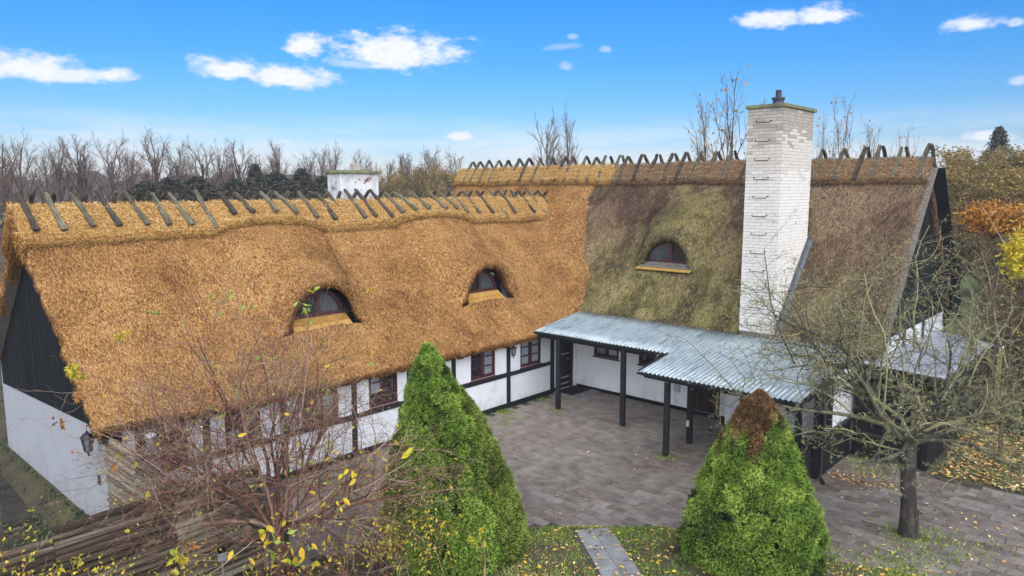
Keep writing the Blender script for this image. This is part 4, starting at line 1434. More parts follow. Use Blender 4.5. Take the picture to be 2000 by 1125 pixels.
# chimney of the wing
c2 = boxm('chimney', (-5.35, -6.5, 5.2), (-4.6, -4.98, 7.50), M['chimwhite'], house, bev=.02)
c2['label'] = 'squat whitewashed chimney with flaking paint and flat cap'
boxm('chimney_cap', (-5.45, -6.62, 7.502), (-4.5, -4.88, 7.60), M['capstone'], c2, bev=.01)
boxm('chimney_pot', (-5.1, -5.78, 7.60), (-4.85, -5.5, 7.84), M['brick_dark'], c2, bev=.02)
for (y, z, w, h) in ((-5.80, 7.27, .20, .05), (-5.55, 7.22, .16, .08), (-5.48, 7.30, .22, .07), (-5.62, 7.16, .10, .05), (-5.95, 7.20, .08, .04)):
    boxm('bare_brick', (-4.62, y, z), (-4.594, y + w, z + h), M['redbrick'], c2, j=.008)
boxm('flashing', (-5.38, -6.56, 6.10), (-4.56, -4.92, 6.66), M['zinc'], c2)


# ------------------------------------------------------------------ canopy
canopy = thing('canopy', 'corrugated metal lean-to canopy on black posts along the white wall', 'canopy', (5, -2, 0))
CSL = 0.146


def cz(y):
    return 2.40 + CSL * (y + 2.6)


def sheet(x0, x1, y0, y1, lift):
    per = 0.128
    n = int(round((x1 - x0) / per)) * 8
    xs = np.linspace(x0, x1, n + 1)
    w = .017 * np.cos((xs - x0) * 2 * PI / per)
    ys = np.linspace(y0, y1, 5)
    X, Y = np.meshgrid(xs, ys, indexing='ij')
    Z = cz(Y) + w[:, None] + lift + 0.006 * (vnoise(X, Y, 31, 1.2) - .5)
    n_, m_ = X.shape
    i, j = np.meshgrid(np.arange(n_ - 1), np.arange(m_ - 1), indexing='ij')
    b = i * m_ + j
    a = Acc()
    a.add(np.stack([X, Y, Z], -1).reshape(-1, 3), np.stack([b, b + m_, b + m_ + 1, b + 1], -1).reshape(-1, 4))
    o = put('corrugated_sheet', a.mesh('corrugated_sheet', M['corrugated'], True), canopy)
    sm = o.modifiers.new('solidify', 'SOLIDIFY')
    sm.thickness = .004


per = 0.128
x = 0.40
k = 0
while x < 9.5:
    x1 = min(x + per * 8, 9.58)
    if x < 5.30 - .01:
        x1 = min(x1, 5.30)
        y0 = -2.62
    else:
        y0 = -4.12
    sheet(x - .03, x1 + .03, y0, -.10 if x1 < 5.9 or x1 > 7.4 else -.28, .004 * (k % 2) + .03)
    x = x1
    k += 1
# rafters, beams, gutters
bar('beam', (0.42, -2.52, cz(-2.52) - .10), (5.42, -2.52, cz(-2.52) - .10), .10, .16, BK, canopy)
bar('beam', (5.36, -3.93, cz(-3.93) - .10), (9.56, -3.93, cz(-3.93) - .10), .10, .16, BK, canopy)
bar('beam', (5.36, -3.99, cz(-3.99) - .07), (5.36, -2.45, cz(-2.45) - .07), .07, .14, BK, canopy)
bar('beam', (9.53, -3.99, cz(-3.99) - .08), (9.53, -.40, cz(-.40) - .08), .07, .15, BK, canopy)
for x in np.arange(1.0, 9.5, .9):
    yf = -2.5 if x < 5.3 else -3.9
    bar('rafter', (x, yf, cz(yf) - .05), (x, -.37 if x > 5.9 else -.05, cz(-.3) - .05), .06, .09, BK, canopy)
# half round gutters


def gutter(p0, p1, r=.055):
    p0, p1 = np.array(p0), np.array(p1)
    a = Acc()
    th = np.linspace(PI, 2 * PI, 8)
    d = (p1 - p0) / np.linalg.norm(p1 - p0)
    sx = np.cross(d, (0, 0, 1.0))
    V = [p + sx * math.cos(t) * r + np.array([0, 0, math.sin(t) * r]) for p in (p0, p1) for t in th]
    a.add(np.array(V), [(q, q + 1, 9 + q, 8 + q) for q in range(7)] + [tuple(range(8)), tuple(range(8, 16))[::-1]])
    o = put('gutter', a.mesh('gutter', M['black']), canopy)
    o.modifiers.new('solidify', 'SOLIDIFY').thickness = .006


gutter((.35, -2.68, cz(-2.68) + .03), (5.40, -2.68, cz(-2.68) + .015))
gutter((5.30, -4.18, cz(-4.18) + .03), (9.66, -4.18, cz(-4.18) + .01))
bar('fascia', (5.295, -4.12, cz(-4.12) + .03), (5.295, -2.64, cz(-2.64) + .03), .025, .10, M['black'], canopy)
bar('fascia', (9.605, -4.12, cz(-4.12) + .03), (9.605, -.45, cz(-.45) + .03), .025, .12, M['black'], canopy)
for x, y in ((1.36, -2.62), (3.79, -2.60), (6.04, -3.90), (6.01, -2.62), (9.02, -2.70)):
    zt_ = cz(y) - .03
    bar('post', (x + rng.normal(0, .01), y, -.02), (x, y, zt_), .135, .135, BK, canopy, up=(0, 1, 0), bev=.012, j=.003)
bar('post', (9.50, -2.72, -.02), (9.50, -2.72, cz(-2.7) - .02), .16, .16, BK, canopy, up=(0, 1, 0), bev=.01)
bar('post', (9.50, -1.95, .95), (9.50, -1.95, cz(-1.95) - .02), .12, .12, BK, canopy, up=(0, 1, 0), bev=.01)
# low black boarded side wall with white infill above it
boxm('side_wall', (9.40, -2.64, -.02), (9.56, -.45, .93), M['tarboard'], canopy)
bar('side_rail', (9.49, -2.70, .97), (9.49, -.40, .97), .24, .07, BK, canopy)
boxm('side_panel', (9.44, -1.88, 1.01), (9.50, -.45, 2.50), M['plaster'], canopy)
# downpipe with its elbow
a = Acc()
tube(a, [(9.30, -4.18, cz(-4.18) + .0), (9.30, -4.18, 2.02), (9.33, -4.12, 1.93), (9.52, -3.1, 1.84), (9.62, -2.86, 1.80), (9.64, -2.80, 1.70), (9.64, -2.80, .16), (9.66, -2.84, .08), (9.82, -3.06, .05)], .042, 10)
put('downpipe', a.mesh('downpipe', M['black'], True), canopy)

# ------------------------------------------------------------------ shed
shed = thing('shed', 'low black boarded shed under a pale grey felt roof beside the gable', 'shed', (10.5, 1.5, 0))
boxm('wall', (9.62, -.36, -.1), (11.34, 5.4, 2.0), M['tarboard'], shed)


def shed_board(p, q, n, w):
    bar('wall_board', p, q, w, .022, M['tarboard'], shed, up=n, bev=.004)


for k in range(11):
    x = 9.66 + k * .158
    shed_board((x + .07, -.374, -.05), (x + .07, -.374, 2.02 + .03 * 0), (0, 1, 0), .146)
for k in range(36):
    y = -.33 + k * .158
    shed_board((11.354, y + .07, -.05), (11.354, y + .07, 2.0), (1, 0, 0), .146)
a = Acc()
RV = [(9.54, -.62, 2.55), (11.66, -.62, 2.44), (11.66, 5.9, 2.28), (9.54, 7.2, 2.34)]
nx, ny = 10, 24
Vs = []
for i in range(nx + 1):
    for j in range(ny + 1):
        s_, t_ = i / nx, j / ny
        p = (1 - s_) * ((1 - t_) * np.array(RV[0]) + t_ * np.array(RV[3])) + s_ * ((1 - t_) * np.array(RV[1]) + t_ * np.array(RV[2]))
        p[2] += .02 * (vnoise(p[0], p[1], 41, 1.5) - .5)
        Vs.append(p)
a.add(np.array(Vs), [(i * (ny + 1) + j, (i + 1) * (ny + 1) + j, (i + 1) * (ny + 1) + j + 1, i * (ny + 1) + j + 1) for i in range(nx) for j in range(ny)])
fo = put('felt_roof', a.mesh('felt_roof', M['felt'], True), shed)
fo.modifiers.new('solidify', 'SOLIDIFY').thickness = .05
bar('fascia', (11.69, -.62, 2.38), (11.69, 5.9, 2.22), .03, .16, BK, shed)
bar('fascia', (9.58, -.645, 2.48), (11.66, -.645, 2.38), .03, .16, BK, shed)
# garden lamp post behind the shed
lp = thing('garden_lamp', 'small white capped lamp on a mossy post behind the shed roof', 'lamp', (11.95, 4.9, 0))
bar('post', (11.95, 4.9, 0), (11.95, 4.9, 2.3), .11, .11, M['greenpost'], lp, up=(0, 1, 0))
a = Acc()
lathe(a, (11.95, 4.9, 2.3), [(.05, 0), (.05, .06), (.10, .07), (.07, .11), (.02, .14)], 12)
put('lamp_cap', a.mesh('lamp_cap', M['whiteplastic']), lp)


# ------------------------------------------------------------------ small things
def lantern(label, base, n, s=1.0):
    """wall lantern hung from a bracket; base = wall point, n = outward"""
    base, n = np.array(base, float), np.array(n, float)
    t = thing('wall_lantern', label, 'lantern', tuple(base), 'black wall lanterns')
    sd_ = np.cross(n, (0, 0, 1.0))
    c = base + n * .20 * s
    a = Acc()
    tube(a, [base + np.array([0, 0, .12 * s]), base + n * .1 * s + np.array([0, 0, .17 * s]), c + np.array([0, 0, .16 * s]), c + np.array([0, 0, .05 * s])], .014 * s, 6)
    prism(a, base + np.array([0, 0, -.02 * s]), base + np.array([0, 0, .2 * s]), .07 * s, .02 * s, up=n)
    put('bracket', a.mesh('bracket', BK), t)
    a = Acc()
    lathe(a, c, [(.125 * s, -.06 * s), (.115 * s, -.045 * s), (.06 * s, .02 * s), (.035 * s, .03 * s), (.02 * s, .06 * s)], 6)
    put('lantern_cap', a.mesh('lantern_cap', BK), t)
    a = Acc()
    for k in range(6):
        an = k * PI / 3
        e = np.array([math.cos(an), math.sin(an), 0])
        tube(a, [c + e * .10 * s + np.array([0, 0, -.06 * s]), c + e * .062 * s + np.array([0, 0, -.30 * s])], .009 * s, 4)
    lathe(a, c, [(.03 * s, -.33 * s), (.07 * s, -.30 * s), (.066 * s, -.285 * s)], 6)
    lathe(a, c, [(.008 * s, -.40 * s), (.02 * s, -.37 * s), (.012 * s, -.33 * s)], 6)
    put('lantern_cage', a.mesh('lantern_cage', BK), t)
    a = Acc()
    lathe(a, c, [(.058 * s, -.29 * s), (.094 * s, -.065 * s)], 6)
    put('lantern_glass', a.mesh('lantern_glass', M['lampglass']), t)
    return t


lantern('black lantern hanging from a bracket at the wing gable corner beside the log screen', (-.42, -15.38, 2.06), (0, -1, 0), 1.15)
lantern('black lantern on a timber post between the two paned windows of the wing', (.04, -3.5, 2.02), (1, 0, 0), .95)

mat_ = boxm('doormat', (.12, -1.14, .036), (.80, -.10, .055), M['rubber'])
tag(mat_, 'black rubber doormat lying on the step at the front door', 'doormat')
eb = thing('meter_box', 'small grey electric box on the white wall behind the canopy posts', 'electric box', (4.14, 0, .7))
boxm('box', (4.03, -.075, .58), (4.24, -.002, .86), M['greyplastic'], eb, bev=.008)
a = Acc()
tube(a, [(4.17, -.04, .58), (4.17, -.04, .545)], .022, 8)
tube(a, [(4.08, -.014, .58), (4.08, -.014, .10)], .008, 5)
put('cable', a.mesh('cable', M['greyplastic']), eb)
so = thing('socket_box', 'pale outdoor socket box low on the inner canopy post', 'socket', (6.01, -2.7, .5))
boxm('box', (5.965, -2.72, .50), (6.045, -2.688, .68), M['greyplastic'], so, bev=.005)
boxm('flap', (5.972, -2.732, .515), (6.038, -2.721, .60), M['whiteplastic'], so)
so2 = boxm('wall_socket', (-.72, -15.395, .86), (-.62, -15.361, 1.06), M['pot'], None, bev=.006)
tag(so2, 'dark socket box low on the white gable wall under the lantern', 'socket')
a = Acc()
tube(a, [(-.55, -15.37, 3.0), (-.58, -15.40, 2.4), (-.50, -15.42, 2.1), (-.42, -15.42, 2.12)], .006, 4)
tag(put('loose_cable', a.mesh('loose_cable', BK)), 'thin black cable dangling from the gable boards to the lantern', 'cable')


# bicycle leaning inside the porch corner
def bicycle():
    t = thing('bicycle', 'black bicycle leaning in the porch corner behind the low side wall', 'bicycle', (9.25, -1.9, 0))
    x = 9.24

    def ring(cy, cz_):
        a = Acc()
        th = np.linspace(0, 2 * PI, 25)
        tube(a, np.stack([np.full(25, x), cy + .33 * np.cos(th), cz_ + .33 * np.sin(th)], -1), .016, 5, cap=False)
        o = put('wheel', a.mesh('wheel', M['rubber']), t)
        a = Acc()
        for q in range(14):
            an = q * PI / 7
            tube(a, [(x, cy, cz_), (x, cy + .32 * math.cos(an), cz_ + .32 * math.sin(an))], .003, 3)
        put('spokes', a.mesh('spokes', M['galv']), o)
    ring(-2.35, .35)
    ring(-1.30, .35)
    a = Acc()
    for p, q in (((-2.35, .35), (-2.20, .85)), ((-2.20, .80), (-1.72, .32)), ((-2.22, .88), (-1.62, .86)), ((-1.62, .90), (-1.72, .32)), ((-1.72, .32), (-1.30, .35)), ((-1.30, .35), (-1.62, .82)), ((-2.20, .85), (-2.17, 1.02))):
        tube(a, [(x, p[0], p[1]), (x, q[0], q[1])], .017, 6)
    put('frame', a.mesh('frame', BK), t)
    a = Acc()
    tube(a, [(x - .28, -2.06, 1.03), (x - .1, -2.16, 1.04), (x + .1, -2.16, 1.04), (x + .28, -2.06, 1.03)], .014, 6)
    put('handlebar', a.mesh('handlebar', M['galv']), t)
    boxm('saddle', (x - .07, -1.76, .92), (x + .07, -1.50, .98), M['rubber'], t, bev=.02)


bicycle()

# ------------------------------------------------------------------ log screens
LOGM = {}
for nm in ('log', 'log_pale'):
    LOGM[nm] = []
    for k in range(4):
        a = Acc()
        n = 6
        P = np.stack([np.linspace(-.5, .5, n), rng.normal(0, .006, n), rng.normal(0, .004, n)], -1)
        R = .057 * (1 + np.linspace(-.08, .08, n) * rng.choice([-1, 1]) + rng.normal(0, .03, n))
        tube(a, P, R, 8)
        LOGM[nm].append(a.mesh('log', M[nm], False))


def log_panel(label, p0, p1, zt, zb, mk, sp=.113, sag=0.0, group='half-round log fence panels'):
    p0, p1 = np.array(p0, float), np.array(p1, float)
    t = thing('log_fence', label, 'fence', ((p0[0] + p1[0]) / 2, (p0[1] + p1[1]) / 2, zb), group)
    L = np.linalg.norm(p1 - p0)
    d = (p1 - p0) / L
    n = int((zt - zb) / sp)
    for k in range(n):
        z = zt - .06 - k * sp
        c = (p0 + p1) / 2 + rng.normal(0, .006, 2)
        Mx = Matrix.Translation((c[0], c[1], z)) @ Matrix.Rotation(math.atan2(d[1], d[0]), 4, 'Z') @ Matrix.Rotation(sag + rng.normal(0, .0015), 4, 'Y') @ Matrix.Rotation(rng.uniform(0, 6), 4, 'X') @ Matrix.Diagonal((L + rng.normal(0, .015), 1, 1, 1))
        put('log', LOGM[mk][rng.integers(4)], t, Mx)
    nv = np.array([-d[1], d[0]])
    for s in (.04, .96):
        q = p0 + (p1 - p0) * s + nv * .085
        bar('post', (q[0], q[1], zb - .1), (q[0], q[1], zt - .05), .09, .05, M['postgrey'], t, up=(nv[0], nv[1], 0))
    return t


log_panel('lower log fence panel at the left edge of the photo below the taller panels', (3.42, -18.9), (3.42, -17.32), 1.80, -.05, 'log', .122)
log_panel('dark brown log fence panel left of the seam facing the viewer', (3.40, -17.30), (3.40, -15.52), 1.94, -.05, 'log', .122)
log_panel('weathered log fence panel behind the bare shrub ending at the grey post', (3.40, -15.50), (3.40, -13.95), 1.98, -.05, 'log_pale', .122)
log_panel('pale log screen running out from the white gable corner under the lantern', (.03, -15.42), (1.62, -15.42), 2.12, -.1, 'log_pale', .118)
log_panel('pale log screen between gable screen and brown fence with a bare shrub in front', (1.64, -15.42), (3.30, -15.42), 2.02, -.1, 'log_pale', .118)
gp = bar('fence_post', (3.48, -13.86, -.2), (3.48, -13.86, 1.75), .16, .14, M['postgrey'], None, up=(1, 0, 0))
tag(gp, 'square grey post at the end of the log fence', 'post')
# canister on a stump post behind the pale screen
cn = thing('canister', 'galvanised canister with white lid standing behind the pale log screen', 'canister', (.95, -14.9, 1.70))
a = Acc()
lathe(a, (.95, -14.9, 1.86), [(.085, 0), (.09, .02), (.10, .30)], 14)
put('body', a.mesh('body', M['galv']), cn)
a = Acc()
lathe(a, (.95, -14.9, 2.16), [(.115, 0), (.115, .02), (.07, .06), (.02, .07)], 14)
put('lid', a.mesh('lid', M['whiteplastic']), cn)
st = bar('timber_stump', (.95, -14.9, -.05), (.95, -14.9, 1.859), .22, .22, M['postgrey'], None, up=(0, 1, 0))
tag(st, 'grey timber stump carrying the canister', 'stump')
# brush on a stake
br = thing('brush', 'black bristled brush on a pale stake leaning at the log fence', 'brush', (3.85, -14.95, 0))
a = Acc()
tube(a, [(3.86, -14.93, 0), (3.82, -14.92, .62)], .016, 6)
put('handle', a.mesh('handle', M['log_pale']), br)
boxm('ferrule', (3.78, -14.99, .62), (3.86, -14.83, .76), M['galv'], br, bev=.01)
a = Acc()
P = np.stack([rng.uniform(3.785, 3.855, 260), rng.uniform(-14.985, -14.835, 260), np.full(260, .755)], -1)
blades(a, P, np.stack([rng.normal(0, .02, 260), rng.normal(0, .02, 260), rng.uniform(.10, .15, 260)], -1), np.stack([rng.normal(0, .005, 260), rng.normal(0, .005, 260), np.zeros(260)], -1), np.full(260, .5))
put('bristles', a.mesh('bristles', M['rubber']), br)
# logs laid as a path beside the gable
lp_ = thing('log_path', 'row of dark logs laid on the ground beside the white gable', 'path', (-1.8, -16.3, -.5))
for k in range(8):
    Mx = Matrix.Translation((-3.35 + k * .33, -16.15 + rng.normal(0, .03), -.56 + .01 * k)) @ Matrix.Rotation(PI / 2 + rng.normal(0, .05), 4, 'Z') @ Matrix.Diagonal((.95, .9, .9, 1))
    put('log', LOGM['log'][k % 4], lp_, Mx)


# ------------------------------------------------------------------ plants
def rot_about(d, ang, az_):
    x, y, z = frame_of(d)
    return z * math.cos(ang) + (x * math.cos(az_) + y * math.sin(az_)) * math.sin(ang)


def grow(out, p, d, L, r, lv, cfg):
    n = cfg['seg'][lv]
    P, R = [np.array(p, float)], [r]
    d = np.array(d, float)
    d /= np.linalg.norm(d)
    wig, trop = cfg['wig'][lv], np.array(cfg['trop'][lv], float)
    re = r * cfg['taper'][lv]
    dirs = [d]
    for i in range(n):
        d = d + rng.normal(0, wig, 3) + trop
        d /= np.linalg.norm(d)
        P.append(P[-1] + d * L / n)
        R.append(r + (re - r) * (i + 1) / n)
        dirs.append(d)
    P, R = np.array(P), np.array(R)
    out.append((P, R, lv))
    if lv + 1 >= len(cfg['seg']):
        return
    c = cfg['n'][lv + 1]
    c = int(c) + (rng.random() < c - int(c))
    s0 = cfg['s0'][lv + 1]
    for k in range(c):
        s = s0 + (1 - s0) * (k + rng.random()) / c
        f = s * n
        i = min(int(f), n - 1)
        q = P[i] + (P[i + 1] - P[i]) * (f - i)
        rr = R[i] + (R[i + 1] - R[i]) * (f - i)
        a_ = rng.normal(*cfg['ang'][lv + 1])
        dd = rot_about(dirs[i], a_, rng.uniform(0, 2 * PI))
        fl = cfg.get('flat', 1.0)
        dd = dd * np.array([1, 1, fl])
        LL = L * cfg['len'][lv + 1] * rng.uniform(.6, 1.25) * (1.15 - .5 * s)
        grow(out, q, dd, LL, min(rr * .8, max(rr * cfg['rr'][lv + 1], cfg['rmin'])), lv + 1, cfg)


def branches(acc, sys_, sides=(8, 6, 4, 3, 3), tone=None):
    for P, R, lv in sys_:
        t = tone(P, R, lv) if tone else rng.random()
        tube(acc, P, R, sides[min(lv, len(sides) - 1)], t, cap=lv < 2)


rng = np.random.default_rng(100)
# --- the bare apple tree on the right
apple = thing('apple_tree', 'bare spreading apple tree with lichen covered twigs standing in the paved yard', 'tree', (12.02, -4.45, 0))
TP = np.array([(12.02, -4.45, -.08), (12.0, -4.46, .15), (11.985, -4.47, .6), (11.94, -4.49, 1.2), (11.92, -4.50, 1.7), (11.90, -4.52, 2.2)])
a = Acc()
tube(a, TP, [.22, .175, .15, .14, .145, .15], 14, [.12, .16, .2, .22, .26, .32])
for an in np.arange(0, 6.2, .9):
    e = np.array([math.cos(an), math.sin(an), 0])
    tube(a, [TP[1] + e * .05 + np.array([0, 0, .1]), TP[0] + e * .24], [.08, .03], 6, .2)
tube(a, [(12.14, -4.47, .0), (12.13, -4.50, .5), (12.05, -4.48, .8)], [.05, .06, .03], 7, .1)
tr = put('trunk', a.mesh('trunk', M['bark_apple'], True), apple)
cfgA = dict(seg=[9, 7, 6, 5, 3], n=[0, 6.5, 6.2, 5, 2.4], s0=[0, .25, .15, .12, .2], ang=[(0, 0), (.85, .25), (.9, .3), (.95, .35), (.9, .3)],
            len=[1, .60, .58, .50, .28], wig=[.15, .20, .24, .28, .3], trop=[(0, 0, .00), (0, 0, .0), (0, 0, .02), (0, 0, .0), (0, 0, 0)],
            taper=[.38, .35, .4, .5, .7], rr=[1, .60, .50, .50, .7], rmin=.0042, flat=.75)
sysA = []
rT = np.array([_r[0], _r[1], 0.0])           # to the right as seen by the camera
fT = np.array([-_r[1], _r[0], 0.0])          # away from the camera
top = TP[-1]
LIMBS = [(-1.0, -.1, .55, 3.3), (-.85, .6, .75, 3.2), (-.2, .9, .8, 3.0), (.25, .4, 1.5, 3.1), (.85, .3, .75, 3.1), (.95, -.4, .5, 2.6), (.5, -.8, .45, 2.7), (-.35, .1, 1.7, 3.4), (-.1, -.8, .5, 2.2), (-1, .25, .38, 4.0), (-1, -.1, .62, 3.7), (-.6, .1, 1.15, 3.6)]
for (sx, sf, sz, L) in LIMBS:
    d = rT * sx + fT * sf + np.array([0, 0, sz])
    st_ = top + np.array([0, 0, rng.uniform(-.55, .05)])
    grow(sysA, st_, d, L, rng.uniform(.034, .056), 0, cfgA)
for k in range(20):
    sx_ = rng.uniform(-2.7, 1.9)
    grow(sysA, top + rT * sx_ + fT * rng.normal(0, .5) + np.array([0, 0, rng.uniform(.7, 1.9) - .12 * abs(sx_)]), rT * rng.normal(.12 * sx_, .3) + np.array([0, 0, 1]), rng.uniform(1.6, 2.9), .018, 1, cfgA)
# drooping lower twigs
cfgD = dict(cfgA)
cfgD['trop'] = [(0, 0, -.06), (0, 0, -.05), (0, 0, -.04), (0, 0, -.02), (0, 0, 0)]
for (sx, sf, sz, L) in [(-1, 0, .25, 2.3), (.9, -.3, .2, 2.4), (.2, -1, .3, 2.0), (-.6, -.8, .3, 2.1), (.6, .6, .35, 2.3), (1.0, .2, .3, 2.6)]:
    d = rT * sx + fT * sf + np.array([0, 0, sz])
    grow(sysA, top + np.array([0, 0, -.3]), d, L, .05, 0, cfgD)
sysA = [q for q in sysA if q[0][:, 2].min() > 1.72]
a = Acc()
branches(a, sysA, tone=lambda P, R, lv: np.clip((.45 if lv == 0 else .48 if lv < 3 else .56) + rng.normal(0, .22), 0, 1))
put('crown', a.mesh('crown', M['bark_apple']), apple)
# spurs and lichen tufts on the twigs
tw = [s for s in sysA if s[2] >= 2]
a = Acc()
PP, TT = [], []
for P, R, lv in tw:
    m = 3 if lv == 2 else 2
    f = rng.random(m) * (len(P) - 1.001)
    i = f.astype(int)
    PP.append(P[i] + (P[i + 1] - P[i]) * (f - i)[:, None])
PP = np.concatenate(PP)
D = rng.normal(0, 1, PP.shape)
D = D / np.linalg.norm(D, axis=1)[:, None] * rng.uniform(.03, .085, len(PP))[:, None]
W = np.cross(D, rng.normal(0, 1, PP.shape))
W = W / np.linalg.norm(W, axis=1)[:, None] * rng.uniform(.004, .009, len(PP))[:, None]
blades(a, PP, D, W, rng.uniform(.35, .95, len(PP)))
kind(put('lichen_spurs', a.mesh('lichen_spurs', M['bark_apple']), apple), 'stuff')


rng = np.random.default_rng(101)
# --- clipped dwarf conifers
def conifer(label, base, h, R, lean, mat, dead=None, fine=1.15, ncl=230, seed=0, hidden=None):
    t = thing('dwarf_spruce', label, 'conifer', tuple(base), 'conical dwarf conifers in the yard edge')
    base = np.array(base, float)
    lean = np.array(lean, float)

    def prof(u):
        # ogive outline, tucked in at the foot
        return R * np.power(np.clip(1 - u, 0, 1), .63) * (0.80 + .20 * np.clip(u / .16, 0, 1)) * 1.04

    def axis(u):
        return base + np.array([0, 0, h]) * u + lean * u
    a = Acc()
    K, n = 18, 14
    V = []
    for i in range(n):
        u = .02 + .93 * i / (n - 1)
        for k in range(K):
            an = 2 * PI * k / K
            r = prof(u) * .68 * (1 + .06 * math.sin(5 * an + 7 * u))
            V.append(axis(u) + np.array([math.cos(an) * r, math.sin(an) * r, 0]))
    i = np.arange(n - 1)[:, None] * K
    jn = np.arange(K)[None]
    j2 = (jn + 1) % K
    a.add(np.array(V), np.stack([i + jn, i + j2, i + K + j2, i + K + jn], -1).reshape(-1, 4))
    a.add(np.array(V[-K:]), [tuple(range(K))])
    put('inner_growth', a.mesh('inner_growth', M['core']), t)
    a = Acc()
    tube(a, [base - (0, 0, .05), base + (0, 0, h * .3)], [.08, .06], 8)
    put('trunk', a.mesh('trunk', M['bark_far']), t)
    A, B = Acc(), Acc()
    u_ = 1 - np.sqrt((np.arange(ncl) + rng.random(ncl)) / ncl) * .995
    u_ = np.concatenate([u_, np.linspace(.42, 1.0, 150)])
    for ku, u in enumerate(u_):
        rc = (.085 + .19 * (1 - u)) * rng.uniform(.7, 1.3)
        an = ku * 2.39996 + rng.normal(0, .25)
        rr = max(prof(u) - rc * .80, 0) * (rng.uniform(.88, 1.07) if u < .42 else rng.uniform(.95, 1.03))
        c = axis(u) + np.array([math.cos(an) * rr, math.sin(an) * rr, 0])
        outw = np.array([math.cos(an), math.sin(an), .55])
        outw /= np.linalg.norm(outw)
        m = int(280 * fine * (rc / .25) ** 1.6) + 45
        S_ = rng.normal(0, 1, (m, 3))
        S_ /= np.linalg.norm(S_, axis=1)[:, None]
        S_ = np.where((S_ @ outw)[:, None] < -.25, -S_, S_)
        lump = 1 + .16 * np.sin(S_[:, 0] * 9 + u * 50) * np.sin(S_[:, 1] * 8) * np.sin(S_[:, 2] * 9 + an)
        depth = rng.uniform(.72, 1.03, m)
        Pq = c + S_ * rc * (lump * depth)[:, None]
        ct = rng.normal(0, .17)
        if u < .55 and rng.random() < .10:
            continue
        isd = dead(Pq) if dead is not None else np.zeros(m, bool)
        nb_ = 4
        Pq2 = np.repeat(Pq, nb_, 0)
        Dv = np.repeat(S_, nb_, 0) * .9 + rng.normal(0, .65, (m * nb_, 3)) + np.array([0, 0, .15])
        Dv = Dv / np.linalg.norm(Dv, axis=1)[:, None] * rng.uniform(.035, .075, m * nb_)[:, None]
        Wv = np.cross(Dv, rng.normal(0, 1, Dv.shape))
        Wv = Wv / np.linalg.norm(Wv, axis=1)[:, None] * rng.uniform(.006, .012, m * nb_)[:, None]
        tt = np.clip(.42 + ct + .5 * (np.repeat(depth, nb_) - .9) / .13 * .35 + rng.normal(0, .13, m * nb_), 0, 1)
        dd = np.repeat(isd, nb_)
        if (~dd).any():
            blades(A, Pq2[~dd], Dv[~dd], Wv[~dd], tt[~dd])
        if dd.any():
            blades(B, Pq2[dd], Dv[dd], Wv[dd] * .8, tt[dd])
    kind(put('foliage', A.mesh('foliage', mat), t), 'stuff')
    if B.n:
        o = kind(put('dead_foliage', B.mesh('dead_foliage', M['spruce_dead']), t), 'stuff')
        o['label'] = 'dead brown tip of the conifer'
    return t


conifer('tall bright green conical conifer between the bare shrub and the yard', (5.72, -11.36, -.02), 4.10, 1.28, -rT * .34 + fT * .0, M['spruce'], fine=1.0)
conifer('narrow olive brown conifer tucked behind the tallest green one', (5.95, -10.80, -.02), 3.20, 1.10, -rT * .34, M['spruce_olive'], fine=.8, ncl=210)
DC = np.array([10.02, -7.52, 0])


def dead2(P):
    q = P - DC
    s = q @ rT
    return P[:, 2] + rng.normal(0, .10, len(P)) + rng.normal(0, .07) > 2.47 + .95 * np.clip(s + .02, -.1, 1.4) + .14 * np.sin(s * 11) + .10 * np.sin(P[:, 0] * 17)


conifer('broad bright green conifer with a dead brown tip beside the canopy', (10.02, -7.52, -.02), 3.24, 1.40, rT * .06, M['spruce'], dead=dead2, fine=1.0, ncl=250)


rng = np.random.default_rng(102)
# --- leaves
def leaf_mesh(kind_, mat, name='leaf'):
    a = Acc()
    if kind_ == 'oval':
        P = [(0, 0, 0), (.22, .30, .03), (.20, .62, .02), (0, 1, -.06), (-.20, .62, .02), (-.22, .30, .03), (0, .5, -.05)]
        a.add(np.array(P), [(0, 1, 6), (1, 2, 6), (2, 3, 6), (3, 4, 6), (4, 5, 6), (5, 0, 6)], np.linspace(.1, .9, 7))
    else:
        pts = []
        lob = [(-2.2, .45), (-1.75, .25), (-1.25, .80), (-.85, .38), (-.42, .9), (-.2, .5), (0, 1.08), (.2, .5), (.42, .9), (.85, .38), (1.25, .80), (1.75, .25), (2.2, .45)]
        for an, rr in lob:
            pts.append((math.sin(an) * rr * .62, .42 + math.cos(an) * rr * .62, rng.normal(0, .05)))
        pts.append((0, .0, 0))
        c = (0, .42, -.08)
        n = len(pts)
        a.add(np.array(pts + [c]), [(i, (i + 1) % n, n) for i in range(n)], rng.uniform(0, 1, n + 1))
    return a.mesh(name, mat)


LEAF = {k: [leaf_mesh('oval', M[k]), leaf_mesh('maple', M[k])] for k in ('leaf_yellow', 'leaf_green', 'leaf_brown')}


def put_leaf(parent, p, size, which, style, d=None):
    d = np.array(d if d is not None else rng.normal(0, 1, 3) + (0, 0, -.5))
    x, y, z = frame_of(d)
    an = rng.uniform(0, 2 * PI)
    # leaf faces a random way, tip along d
    xx = x * math.cos(an) + y * math.sin(an)
    nn = np.cross(xx, z)
    Mx = Matrix(((xx[0] * size, z[0] * size, nn[0] * size, p[0]), (xx[1] * size, z[1] * size, nn[1] * size, p[1]), (xx[2] * size, z[2] * size, nn[2] * size, p[2]), (0, 0, 0, 1)))
    return put('leaf', LEAF[which][style], parent, Mx)


def pix(x, y, d):
    """a world point seen at photo pixel (x, y) at depth d - used once to measure where plants stand"""
    v = _f + (x - 1000) / F * _r - (y - 562.5) / F * _u
    return CAM + v * d


rng = np.random.default_rng(103)
